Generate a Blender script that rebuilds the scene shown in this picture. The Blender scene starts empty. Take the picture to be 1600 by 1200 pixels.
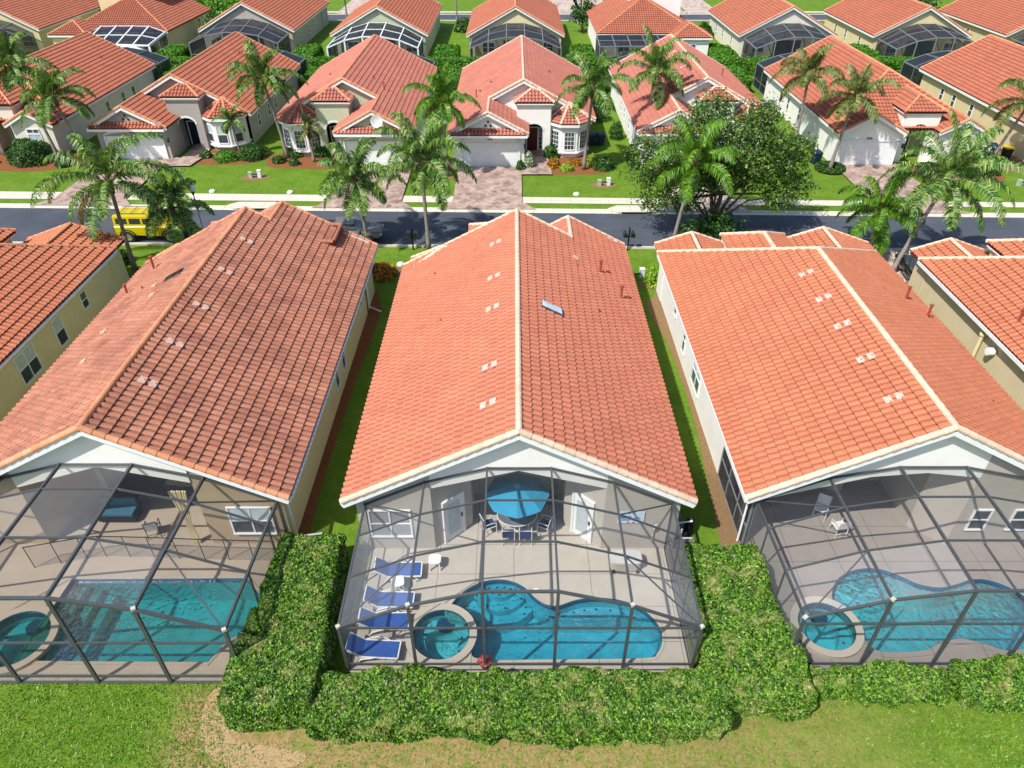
import bpy, math, random
import numpy as np
from mathutils import Vector, Matrix
from mathutils.geometry import tessellate_polygon
R = math.radians
C = bpy.context.scene.collection
scn = bpy.context.scene
rng = np.random.default_rng(7)
random.seed(7)

# ------------------------------------------------------------------ camera
cd = bpy.data.cameras.new('camera'); cam = bpy.data.objects.new('camera', cd); C.objects.link(cam)
cd.sensor_width = 36.0; cd.lens = 36.0 * 1110 / 1600
cd.clip_start = 0.1; cd.clip_end = 2000
cd.shift_x = -3 / 1600
PITCH = math.atan2(825, 1110)
cam.location = (0, 0, 22); cam.rotation_euler = (math.pi / 2 - PITCH, 0, 0)
scn.camera = cam

# ------------------------------------------------------------------ light
sun_dir = Vector((-0.56, -0.52, 1.0)).normalized()           # towards the sun
sl = bpy.data.lights.new('sun', 'SUN'); sl.energy = 3.3; sl.angle = R(0.53); sl.color = (1.0, 0.955, 0.88)
so = bpy.data.objects.new('sun', sl); C.objects.link(so)
so.rotation_euler = sun_dir.to_track_quat('Z', 'Y').to_euler()
w = bpy.data.worlds.new('World'); scn.world = w; w.use_nodes = True
nt = w.node_tree; nt.nodes.clear()
sky = nt.nodes.new('ShaderNodeTexSky'); sky.sky_type = 'NISHITA'; sky.sun_disc = False
sky.sun_elevation = math.asin(sun_dir.z); sky.sun_rotation = math.atan2(sun_dir.x, sun_dir.y)
sky.air_density = 1.0; sky.dust_density = 1.2
bg = nt.nodes.new('ShaderNodeBackground'); bg.inputs['Strength'].default_value = 0.10
wo = nt.nodes.new('ShaderNodeOutputWorld')
nt.links.new(sky.outputs[0], bg.inputs['Color']); nt.links.new(bg.outputs[0], wo.inputs['Surface'])
vs = scn.view_settings
vs.view_transform = 'Standard'; vs.look = 'None'; vs.exposure = 0.76; vs.gamma = 1.0
scn.cycles.transparent_max_bounces = 24
scn.cycles.max_bounces = 8
scn.cycles.caustics_reflective = False
scn.cycles.sample_clamp_indirect = 6

# ------------------------------------------------------------------ materials
def srgb(h):
    h = h.lstrip('#'); c = [int(h[i:i + 2], 16) / 255 for i in (0, 2, 4)]
    return tuple(x / 12.92 if x <= 0.04045 else ((x + 0.055) / 1.055) ** 2.4 for x in c)
class NT:
    def __init__(s, name):
        s.m = bpy.data.materials.new(name); s.m.use_nodes = True; s.t = s.m.node_tree
        s.t.nodes.clear(); s.out = s.n('OutputMaterial')
    def n(s, k, **kw):
        nd = s.t.nodes.new('ShaderNode' + k)
        for a, b in kw.items(): setattr(nd, a, b)
        return nd
    def l(s, a, b): s.t.links.new(a, b)
    def coord(s, which='Object'): return s.n('TexCoord').outputs[which]
    def pos(s): return s.n('NewGeometry').outputs['Position']
    def noise(s, vec, scale, detail=4, rough=.55, which='Fac'):
        nd = s.n('TexNoise'); nd.inputs['Scale'].default_value = scale
        nd.inputs['Detail'].default_value = detail; nd.inputs['Roughness'].default_value = rough
        if vec is not None: s.l(vec, nd.inputs['Vector'])
        return nd.outputs[which]
    def ramp(s, fac, stops, interp='LINEAR'):
        nd = s.n('ValToRGB'); cr = nd.color_ramp; cr.interpolation = interp
        while len(cr.elements) < len(stops): cr.elements.new(0.5)
        for e, (p, c) in zip(cr.elements, stops):
            e.position = p; e.color = (*c[:3], 1) if not isinstance(c, (int, float)) else (c, c, c, 1)
        s.l(fac, nd.inputs['Fac']); return nd.outputs['Color']
    def mix(s, fac, a, b, mode='MIX'):
        nd = s.n('Mix', data_type='RGBA', blend_type=mode, clamp_factor=True)
        for sock, v in ((nd.inputs[0], fac), (nd.inputs[6], a), (nd.inputs[7], b)):
            if isinstance(v, (int, float)): sock.default_value = v
            elif isinstance(v, tuple): sock.default_value = (*v[:3], 1)
            else: s.l(v, sock)
        return nd.outputs[2]
    def math(s, op, a, b=None, c=None):
        nd = s.n('Math', operation=op)
        for i, v in enumerate((a, b, c)):
            if v is None: continue
            if isinstance(v, (int, float)): nd.inputs[i].default_value = v
            else: s.l(v, nd.inputs[i])
        return nd.outputs[0]
    def bump(s, h, strength=.3, dist=.02, normal=None):
        nd = s.n('Bump'); nd.inputs['Strength'].default_value = strength; nd.inputs['Distance'].default_value = dist
        s.l(h, nd.inputs['Height'])
        if normal is not None: s.l(normal, nd.inputs['Normal'])
        return nd.outputs[0]
    def pbr(s, color, rough=.8, metal=0, normal=None, spec=.4, **kw):
        p = s.n('BsdfPrincipled')
        for k, v in (('Base Color', color), ('Roughness', rough), ('Metallic', metal), ('Specular IOR Level', spec)):
            if isinstance(v, (int, float)) : p.inputs[k].default_value = v
            elif isinstance(v, tuple): p.inputs[k].default_value = (*v[:3], 1)
            else: s.l(v, p.inputs[k])
        if normal is not None: s.l(normal, p.inputs['Normal'])
        for k, v in kw.items(): p.inputs[k.replace('_', ' ')].default_value = v
        return p.outputs[0]
    def done(s, sh): s.l(sh, s.out.inputs['Surface']); return s.m

def plain(name, col, rough=.6, metal=0, var=.12, scale=3, bump=0, bscale=60, spec=.4):
    t = NT(name); co = t.pos()
    n = t.noise(co, scale, 5)
    dark = tuple(c * (1 - var) for c in col); lite = tuple(min(1, c * (1 + var)) for c in col)
    c = t.ramp(n, [(.3, dark), (.7, lite)])
    nm = t.bump(t.noise(co, bscale, 3), bump, .01) if bump else None
    return t.done(t.pbr(c, rough, metal, nm, spec))

def tile_mat(name, base, vary=.16, stain=None, stain_amt=0.0, pale=None, streak=(1.0, 1.0, .3)):
    t = NT(name)
    uv = t.n('SeparateXYZ'); t.l(t.coord('UV'), uv.inputs[0])
    co = t.pos()
    d = tuple(c * (1 - vary) for c in base); l = tuple(min(1, c * (1 + vary)) for c in base)
    c = t.ramp(uv.outputs[0], [(0, d), (1, l)])
    pk = pale or (min(1, base[0] * 1.05), base[1] * 1.22, base[2] * 1.3)
    c = t.mix(t.math('MULTIPLY', t.math('POWER', t.math('MAXIMUM', uv.outputs[1], 0.0), 2.2), .40), c, pk)
    big = t.ramp(t.noise(co, .35, 5, .6), [(.35, 0.0), (.7, 1.0)])
    c = t.mix(t.math('MULTIPLY', big, .35), c, tuple(x * .78 for x in base))
    mpa = t.n('Mapping'); mpa.inputs['Scale'].default_value = (.5, 2.6, .5); t.l(co, mpa.inputs[0])
    c = t.mix(t.ramp(t.noise(mpa.outputs[0], 1.1, 6, .7), [(.52, 0.0), (.78, .38)]), c, tuple(x * .55 for x in base))
    fine = t.ramp(t.noise(co, 9, 6, .7), [(.35, .82), (.7, 1.08)])
    c = t.mix(1.0, c, fine, 'MULTIPLY')
    if stain:
        mp = t.n('Mapping'); mp.inputs['Scale'].default_value = streak; t.l(co, mp.inputs[0])
        st = t.ramp(t.noise(mp.outputs[0], .8, 6, .65), [(.42, 0.0), (.68, 1.0)])
        st = t.math('MULTIPLY', st, t.ramp(uv.outputs[1], [(0, 1.0), (1, .45)]))
        c = t.mix(t.math('MULTIPLY', st, stain_amt), c, stain)
    c = t.mix(t.math('MULTIPLY', t.math('LESS_THAN', uv.outputs[1], -.1), .38), c, tuple(x * .30 for x in base))   # valley shade painted darker into the pans, along with grime
    c = t.mix(t.math('MULTIPLY', t.math('LESS_THAN', uv.outputs[1], -.5), .8), c, tuple(x * .30 for x in base))  # under-tile shadow painted dark on the open butt ends
    nm = t.bump(t.noise(co, 70, 3), .25, .01)
    return t.done(t.pbr(c, .82, 0, nm, .25))

def leaf_mat(name, cols, trans=.35, patch=None):
    t = NT(name)
    rnd = t.n('NewGeometry').outputs['Random Per Island']
    c = t.ramp(rnd, [(i / (len(cols) - 1), x) for i, x in enumerate(cols)])
    if patch:
        f = t.ramp(t.noise(t.pos(), patch[1], 4, .65), [(patch[2], 0.0), (patch[2] + .16, 1.0)])
        f = t.math('MULTIPLY', f, t.ramp(rnd, [(0, 1.0), (.8, .2)]))
        c = t.mix(f, c, patch[0])
    d = t.pbr(c, .45, spec=.45)
    tr = t.n('BsdfTranslucent'); t.l(t.mix(1.0, c, (1.0, 1.0, .45), 'MULTIPLY'), tr.inputs['Color'])
    mx = t.n('MixShader'); mx.inputs[0].default_value = trans; t.l(d, mx.inputs[1]); t.l(tr.outputs[0], mx.inputs[2])
    return t.done(mx.outputs[0])

def grass_mat():
    t = NT('lawn_grass'); p = t.pos()
    a = t.ramp(t.noise(p, 14, 8, .7), [(.3, srgb('#3d5a14')), (.52, srgb('#5f8020')), (.75, srgb('#869c3c'))])
    b = t.ramp(t.noise(p, .5, 5, .6), [(.4, 0.0), (.75, .55)])
    c = t.mix(b, a, srgb('#7f9638'))
    c = t.mix(t.ramp(t.noise(p, 2.2, 6, .7), [(.42, 0.0), (.68, .5)]), c, srgb('#3c6414'))
    # worn, dry ground along the back of the hedges (Y < 13)
    s = t.n('SeparateXYZ'); t.l(p, s.inputs[0])
    n1 = t.noise(p, .8, 6, .65)
    yy = t.math('ADD', s.outputs[1], t.math('MULTIPLY', n1, 1.6))
    near = t.ramp(t.math('DIVIDE', yy, 20.0), [(.655, 1.0), (.70, 0.0)])
    xr = t.math('ADD', s.outputs[0], t.math('MULTIPLY', n1, 5.0))
    band = t.ramp(t.math('MULTIPLY_ADD', xr, 1 / 40.0, .5), [(.275, 0.0), (.315, 1.0), (.42, .75), (.62, .72), (.78, .42), (.9, .05)])
    dry = t.math('MULTIPLY', near, band)
    dry = t.math('MULTIPLY', dry, t.ramp(t.noise(p, 2.6, 8, .72), [(.36, .15), (.52, 1.0)]))
    dirt = t.ramp(t.noise(p, 9, 8, .75), [(.3, srgb('#6b5138')), (.5, srgb('#a68560')), (.72, srgb('#c4a67c'))])
    c = t.mix(dry, c, dirt)
    nm = t.bump(t.noise(p, 45, 4, .7), .8, .03)
    return t.done(t.pbr(c, .9, 0, nm, .15))

def mulch_mat(name, a, b, c3):
    t = NT(name); p = t.pos()
    c = t.ramp(t.noise(p, 16, 8, .8), [(.3, a), (.5, b), (.7, c3)])
    return t.done(t.pbr(c, .95, 0, t.bump(t.noise(p, 30, 5, .8), 1, .04), .1))

def asphalt_mat():
    t = NT('asphalt'); p = t.pos()
    c = t.ramp(t.noise(p, .25, 6, .6), [(.35, srgb('#434851')), (.65, srgb('#50555f'))])
    f = t.ramp(t.noise(p, 60, 3, .8), [(.3, .85), (.7, 1.12)])
    c = t.mix(1.0, c, f, 'MULTIPLY')
    mp = t.n('Mapping'); mp.inputs['Scale'].default_value = (.15, 2.0, 1); t.l(p, mp.inputs[0])
    c = t.mix(t.ramp(t.noise(mp.outputs[0], 1.0, 4), [(.5, 0.0), (.75, .35)]), c, srgb('#5d6068'))
    vc = t.n('TexVoronoi', feature='DISTANCE_TO_EDGE'); vc.inputs['Scale'].default_value = .35; t.l(t.noise(p, 1.2, 4, .6, 'Color'), vc.inputs['Vector']) if False else t.l(p, vc.inputs['Vector'])
    c = t.mix(t.math('MULTIPLY', t.ramp(vc.outputs['Distance'], [(.0, .55), (.012, 0.0)]), t.ramp(t.noise(p, .3, 3), [(.5, 0.0), (.6, 1.0)])), c, srgb('#22252b'))
    return t.done(t.pbr(c, .8, 0, t.bump(t.noise(p, 120, 2), .3, .01), .3))

def concrete_mat(name, col, joints=None, var=.1, stain=.25):
    t = NT(name); p = t.pos()
    c = t.ramp(t.noise(p, 1.1, 7, .65), [(.3, tuple(x * (1 - var) for x in col)), (.7, tuple(min(1, x * (1 + var * .6)) for x in col))])
    c = t.mix(1.0, c, t.ramp(t.noise(p, 35, 5, .8), [(.3, .92), (.7, 1.04)]), 'MULTIPLY')
    c = t.mix(t.ramp(t.noise(p, 2.5, 6, .75), [(.56, 0.0), (.75, stain)]), c, tuple(x * .55 for x in col))
    if joints:
        b = t.n('TexBrick', offset=0.0); t.l(p, b.inputs['Vector'])
        b.inputs['Scale'].default_value = 1; b.inputs['Brick Width'].default_value = joints; b.inputs['Row Height'].default_value = joints
        b.inputs['Mortar Size'].default_value = .015
        b.inputs['Color1'].default_value = b.inputs['Color2'].default_value = (1, 1, 1, 1); b.inputs['Mortar'].default_value = (.45, .43, .4, 1)
        c = t.mix(.8, c, b.outputs['Color'], 'MULTIPLY')
    return t.done(t.pbr(c, .85, 0, t.bump(t.noise(p, 80, 3), .15, .01), .25))

def paver_mat(name, a, b, m):
    t = NT(name); p = t.pos()
    br = t.n('TexBrick', offset=.5); t.l(p, br.inputs['Vector'])
    br.inputs['Scale'].default_value = 1; br.inputs['Brick Width'].default_value = .24; br.inputs['Row Height'].default_value = .16
    br.inputs['Mortar Size'].default_value = .012; br.inputs['Mortar Smooth'].default_value = .3
    br.inputs['Color1'].default_value = (*a, 1); br.inputs['Color2'].default_value = (*b, 1); br.inputs['Mortar'].default_value = (*m, 1)
    v = t.n('TexVoronoi'); v.inputs['Scale'].default_value = 2.3; t.l(p, v.inputs['Vector'])
    c = t.mix(t.ramp(v.outputs['Color'], [(.35, 0.0), (.8, .75)]), br.outputs['Color'], tuple(x * .42 for x in a))
    c = t.mix(t.ramp(t.noise(p, .8, 5), [(.4, 0.0), (.8, .5)]), c, tuple(min(1, x * 1.25) for x in b))
    return t.done(t.pbr(c, .85, 0, t.bump(br.outputs['Fac'], .3, -.01), .25))

def stucco(name, col):
    t = NT(name); p = t.pos()
    c = t.ramp(t.noise(p, .9, 6, .65), [(.3, tuple(x * .93 for x in col)), (.7, tuple(min(1, x * 1.03) for x in col))])
    mp = t.n('Mapping'); mp.inputs['Scale'].default_value = (3, 3, .35); t.l(p, mp.inputs[0])
    c = t.mix(t.ramp(t.noise(mp.outputs[0], 1.5, 5, .7), [(.58, 0.0), (.8, .3)]), c, tuple(x * .7 for x in col))
    return t.done(t.pbr(c, .9, 0, t.bump(t.noise(p, 55, 4, .7), .35, .012), .2))

def glass_mat(name='window_glass', blinds=True, tint=(.03, .04, .05)):
    t = NT(name); p = t.pos()
    c = t.ramp(t.noise(p, .8, 3), [(.35, tint), (.7, tuple(x * 2.2 for x in tint))])
    return t.done(t.pbr(c, .06, 0, None, .9))
def blind_mat():
    t = NT('window_blind'); p = t.coord()
    wv = t.n('TexWave', bands_direction='X'); wv.inputs['Scale'].default_value = 11; t.l(p, wv.inputs['Vector'])
    c = t.ramp(wv.outputs['Fac'], [(.3, srgb('#585c5c')), (.7, srgb('#c0c4c0'))])
    return t.done(t.pbr(c, .25, 0, None, .6))
def screen_mat(name, col, alpha, side=0.0, gl=.28):
    t = NT(name)
    lw = t.n('LayerWeight'); lw.inputs['Blend'].default_value = .35          # woven mesh closes up at a slant
    n = t.noise(t.pos(), 1.3, 5, .7)
    a = t.math('ADD', t.math('MULTIPLY', lw.outputs['Facing'], .34 + side), alpha)
    a = t.math('MULTIPLY', a, t.ramp(n, [(.3, .82), (.75, 1.18)]))
    tr = t.n('BsdfTransparent')
    d = t.n('BsdfDiffuse'); d.inputs['Color'].default_value = (*col, 1)
    g = t.n('BsdfGlossy'); g.inputs['Color'].default_value = (.5, .52, .56, 1); g.inputs['Roughness'].default_value = .35
    m0 = t.n('MixShader'); m0.inputs[0].default_value = gl; t.l(d.outputs[0], m0.inputs[1]); t.l(g.outputs[0], m0.inputs[2])
    m = t.n('MixShader'); t.l(a, m.inputs[0]); t.l(tr.outputs[0], m.inputs[1]); t.l(m0.outputs[0], m.inputs[2])
    return t.done(m.outputs[0])
def water_mat(name, tint, wave=1.0):
    t = NT(name); p = t.pos()
    n1 = t.noise(p, 5.5, 4, .6); v = t.n('TexVoronoi', feature='SMOOTH_F1'); v.inputs['Scale'].default_value = 6.5
    ds = t.n('Mix', data_type='RGBA'); ds.inputs[0].default_value = .18
    t.l(p, ds.inputs[6]); t.l(t.noise(p, 2.4, 3, .6, 'Color'), ds.inputs[7]); t.l(ds.outputs[2], v.inputs['Vector'])
    h = t.math('ADD', t.math('MULTIPLY', v.outputs['Distance'], .8), n1)
    nm = t.bump(h, .6 * wave, .09)
    tr = t.n('BsdfTransparent'); tr.inputs['Color'].default_value = (*tint, 1)
    gl = t.n('BsdfGlossy'); gl.inputs['Roughness'].default_value = .06; t.l(nm, gl.inputs['Normal'])
    fr = t.n('Fresnel'); fr.inputs['IOR'].default_value = 1.36; t.l(nm, fr.inputs['Normal'])
    m = t.n('MixShader'); t.l(fr.outputs[0], m.inputs[0]); t.l(tr.outputs[0], m.inputs[1]); t.l(gl.outputs[0], m.inputs[2])
    return t.done(m.outputs[0])
def garage_mat():
    t = NT('garage_door_paint'); p = t.coord()
    wv = t.n('TexWave', bands_direction='Z', wave_profile='SAW'); wv.inputs['Scale'].default_value = .3; t.l(p, wv.inputs['Vector'])
    c = t.ramp(wv.outputs['Fac'], [(0, srgb('#a5aeb4')), (.08, srgb('#e8ecee')), (1, srgb('#e2e7ea'))])
    return t.done(t.pbr(c, .5))

M = {}
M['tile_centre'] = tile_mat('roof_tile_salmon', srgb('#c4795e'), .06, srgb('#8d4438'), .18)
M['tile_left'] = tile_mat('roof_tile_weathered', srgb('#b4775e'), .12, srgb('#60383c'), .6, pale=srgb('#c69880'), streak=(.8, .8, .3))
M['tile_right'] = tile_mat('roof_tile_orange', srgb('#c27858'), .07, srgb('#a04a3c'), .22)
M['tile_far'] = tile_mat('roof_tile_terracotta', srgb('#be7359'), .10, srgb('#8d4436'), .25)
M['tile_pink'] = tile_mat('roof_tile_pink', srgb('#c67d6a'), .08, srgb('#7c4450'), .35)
M['cap_cream'] = tile_mat('ridge_tile_cream', srgb('#dfc0a6'), .10, pale=srgb('#ecd8c0'))
M['cap_orange'] = tile_mat('ridge_tile_orange', srgb('#d78f68'), .14, pale=srgb('#e8b898'))
M['cap_pink'] = tile_mat('rake_tile_pink', srgb('#d38e74'), .12, pale=srgb('#e8b8a4'))
M['deck_red'] = plain('roof_underlay', srgb('#6a3426'), .9)
M['white'] = plain('white_trim_paint', srgb('#e6e8e6'), .6, var=.05)
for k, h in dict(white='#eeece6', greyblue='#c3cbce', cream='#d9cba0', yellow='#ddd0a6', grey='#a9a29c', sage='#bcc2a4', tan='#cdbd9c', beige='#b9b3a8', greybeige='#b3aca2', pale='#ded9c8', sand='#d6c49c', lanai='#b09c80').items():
    M['st_' + k] = stucco('stucco_' + k, srgb(h))
M['glass'] = glass_mat()
M['blind'] = blind_mat()
M['blindwhite'] = plain('white_blind', srgb('#b8c4c8'), .3, var=.1, spec=.6)
M['screen'] = screen_mat('insect_screen', (.085, .092, .105), .13, -.14)
M['screen_sheen'] = screen_mat('painted_sheen_insect_screen', (.42, .44, .47), .14, -.12)  # paler grey puts the reflected sun haze into the mesh colour
M['screen_side'] = screen_mat('side_insect_screen', (.24, .255, .28), .18, .04)
M['screen_dark'] = screen_mat('dark_insect_screen', (.022, .025, .034), .56, .25, .14)
M['bronze'] = plain('dark_frame_paint', srgb('#55585a'), .45, .3, var=.1)
M['greymetal'] = plain('grey_frame_paint', srgb('#8f9294'), .4, .3, var=.08)
M['frame_white'] = plain('white_frame_paint', srgb('#e4e6e8'), .4)
M['grass'] = grass_mat()
M['asphalt'] = asphalt_mat()
M['concrete'] = concrete_mat('sidewalk_concrete', srgb('#cfc8b8'), 1.5, .07)
M['deck'] = concrete_mat('pool_deck_concrete', srgb('#bab3a6'), 1.45, .06)
M['deck_tan'] = concrete_mat('tan_pool_deck', srgb('#a89a88'), None, .08)
M['deck_mauve'] = concrete_mat('mauve_pool_deck', srgb('#989089'), 1.8, .08)
M['paver'] = paver_mat('paver_bricks', srgb('#a88a80'), srgb('#bfa99c'), srgb('#6d5b54'))
M['paver_plain'] = paver_mat('pale_paver_bricks', srgb('#bda79c'), srgb('#cdbcb0'), srgb('#86766d'))
M['mulch'] = mulch_mat('brown_mulch', srgb('#4d2c1c'), srgb('#8a5638'), srgb('#a87a56'))
M['dirt'] = mulch_mat('bare_dirt', srgb('#5b4632'), srgb('#8a6f50'), srgb('#a58a66'))
M['sandy'] = mulch_mat('sandy_soil', srgb('#8a7050'), srgb('#b89c74'), srgb('#cdb48c'))
M['gravel'] = mulch_mat('grey_gravel', srgb('#3c3c3c'), srgb('#7c7a76'), srgb('#a8a6a0'))
M['plaster'] = plain('pool_plaster', srgb('#c2d8d8'), .5, var=.16, scale=1.6)
M['pooltile'] = plain('pool_waterline_tile', srgb('#2d5a78'), .25, var=.25, scale=25)
M['coping'] = concrete_mat('pool_coping', srgb('#bbb2a3'), None, .06)
M['water'] = water_mat('pool_water', (.19, .66, .79), .8)
M['water_teal'] = water_mat('teal_pool_water', (.14, .58, .60), .4)
M['water_light'] = water_mat('light_pool_water', (.26, .73, .81), .5)
M['spa_water'] = water_mat('spa_water', (.30, .78, .84))
M['leaf_hedge'] = leaf_mat('hedge_leaves', [srgb('#16300a'), srgb('#2c5211'), srgb('#497b1c'), srgb('#73a22e'), srgb('#9cb84c')], .28, (srgb('#c2b878'), 1.5, .53))
M['leaf_far'] = leaf_mat('bright_hedge_leaves', [srgb('#2c5f10'), srgb('#4f8a1c'), srgb('#77ad30')], .35)
M['leaf_oak'] = leaf_mat('oak_leaves', [srgb('#1f3a14'), srgb('#3a5f22'), srgb('#648a34'), srgb('#93a84c')], .35)
M['leaf_shrub'] = leaf_mat('shrub_leaves', [srgb('#1c3a12'), srgb('#355f20'), srgb('#588530')], .3)
M['leaf_red'] = leaf_mat('croton_leaves', [srgb('#7a2a18'), srgb('#b8641e'), srgb('#c9a02a'), srgb('#4a5a20')], .3)
M['leaf_lime'] = leaf_mat('lime_leaves', [srgb('#4d7c1c'), srgb('#8fb832'), srgb('#bcd04a')], .35)
M['leaf_pale'] = leaf_mat('pale_leaves', [srgb('#6d8260'), srgb('#a3b493'), srgb('#d0d8c4')], .3)
M['grass_blade'] = leaf_mat('grass_blades', [srgb('#3a6a14'), srgb('#5f9420'), srgb('#88b238'), srgb('#a8a860')], .3)
M['twig'] = plain('hedge_twigs', srgb('#262a14'), .95, var=.3)
M['palm_green'] = leaf_mat('palm_fronds', [srgb('#24481a'), srgb('#457428'), srgb('#78a040'), srgb('#b4c470')], .35)
M['palm_bright'] = leaf_mat('bright_palm_fronds', [srgb('#35601a'), srgb('#5a8f22'), srgb('#93b93c')], .4)
M['palm_olive'] = leaf_mat('olive_palm_fronds', [srgb('#344a20'), srgb('#5a7232'), srgb('#8a9a50'), srgb('#b0a468')], .35)
M['frond_dead'] = leaf_mat('dry_fronds', [srgb('#6a5232'), srgb('#9a7c4c'), srgb('#b09a64')], .3)
M['bark'] = plain('palm_trunk_bark', srgb('#8a8078'), .95, var=.25, scale=6, bump=.5, bscale=25)
M['boots'] = plain('palm_old_boots', srgb('#6a4530'), .95, var=.4, scale=8, bump=.5, bscale=20)
M['bark_oak'] = plain('oak_bark', srgb('#6a5a4c'), .95, var=.3, scale=8, bump=.6, bscale=30)
M['yellow'] = plain('yellow_car_paint', srgb('#c8b40c'), .25, var=.03, spec=.6)
M['black_paint'] = plain('black_car_paint', srgb('#14181a'), .15, var=.1, spec=.8)
M['grey_paint'] = plain('grey_car_paint', srgb('#77726e'), .25, .2, spec=.6)
M['rubber'] = plain('tyre_rubber', srgb('#1a1a1a'), .85)
M['chrome'] = plain('bright_metal', srgb('#b8b8b8'), .3, .9)
M['blackmetal'] = plain('black_metal', srgb('#1c1c1f'), .4, .2)
M['redlight'] = plain('tail_light_red', srgb('#8a1414'), .3)
M['wellred'] = plain('dark_red_paint', srgb('#5c1a16'), .6, var=.2)
M['reddoor'] = plain('red_front_door', srgb('#5c1612'), .4)
M['bluedoor'] = plain('navy_front_door', srgb('#1a2238'), .4)
M['sling'] = plain('blue_sling_fabric', srgb('#2a559c'), .7, var=.12, scale=5, bump=.2, bscale=150)
M['navy'] = plain('navy_sling_fabric', srgb('#26386c'), .7, var=.15, scale=8)
M['umb'] = plain('turquoise_canvas', srgb('#2a90b4'), .8, var=.06)
M['umbwhite'] = plain('white_canvas', srgb('#e8e8e4'), .8, var=.03)
M['plastic_white'] = plain('white_plastic', srgb('#e2e2de'), .5, var=.05)
M['beigeplastic'] = plain('beige_plastic', srgb('#b4ad9f'), .6, var=.06)
M['lidgrey'] = plain('pale_grey_plastic', srgb('#c4c6c2'), .55, var=.06)
M['binblue'] = plain('navy_bin_plastic', srgb('#1d2c44'), .5)
M['binblack'] = plain('black_bin_plastic', srgb('#191a1c'), .5)
M['binyellow'] = plain('yellow_lid_plastic', srgb('#d8b820'), .5)
M['ac'] = plain('unit_grey_metal', srgb('#9aa09c'), .5, .3, var=.15)
M['utility'] = plain('utility_green', srgb('#a8b4a0'), .6)
M['pipe_red'] = plain('painted_vent_pipe', srgb('#9a4a38'), .6, var=.1)
M['vent_tile'] = plain('pinkish_vent_tile', srgb('#cfae9f'), .8, var=.15, scale=6)
M['patch'] = plain('pale_mortar_patch', srgb('#d8b48c'), .8, var=.15, scale=6)
M['skyglass'] = glass_mat('skylight_glass', tint=(.45, .52, .56))
M['darkglass'] = glass_mat('dark_skylight_glass', tint=(.02, .02, .02))
M['globe'] = plain('white_lamp_globe', srgb('#f2f2ee'), .35, var=.02)
M['rock'] = plain('white_stone', srgb('#d8d4c8'), .8, var=.15, scale=6)
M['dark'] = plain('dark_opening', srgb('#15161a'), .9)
M['pinkflower'] = leaf_mat('pink_flowers', [srgb('#c83a4a'), srgb('#e88a8a')], .3)
M['patchgrey'] = plain('pale_bracket', srgb('#b9b5a8'), .6)
M['teal_dim'] = plain('dusty_teal_fabric', srgb('#2f6478'), .9, var=.2)
M['board'] = plain('printed_board', srgb('#c9dce8'), .5, var=.05)
M['boardblue'] = plain('board_blue_print', srgb('#3f7fc0'), .5)
M['boardred'] = plain('board_red_print', srgb('#c05050'), .5)
M['glasstop'] = glass_mat('table_glass', tint=(.10, .12, .13))
M['solar'] = plain('deep_brown_hose', srgb('#2a221c'), .8)

W = 6.5; EV = 2.93; RZ = 6.30; K = (RZ - EV) / W      # roof half width, eave and ridge height, slope
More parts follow.
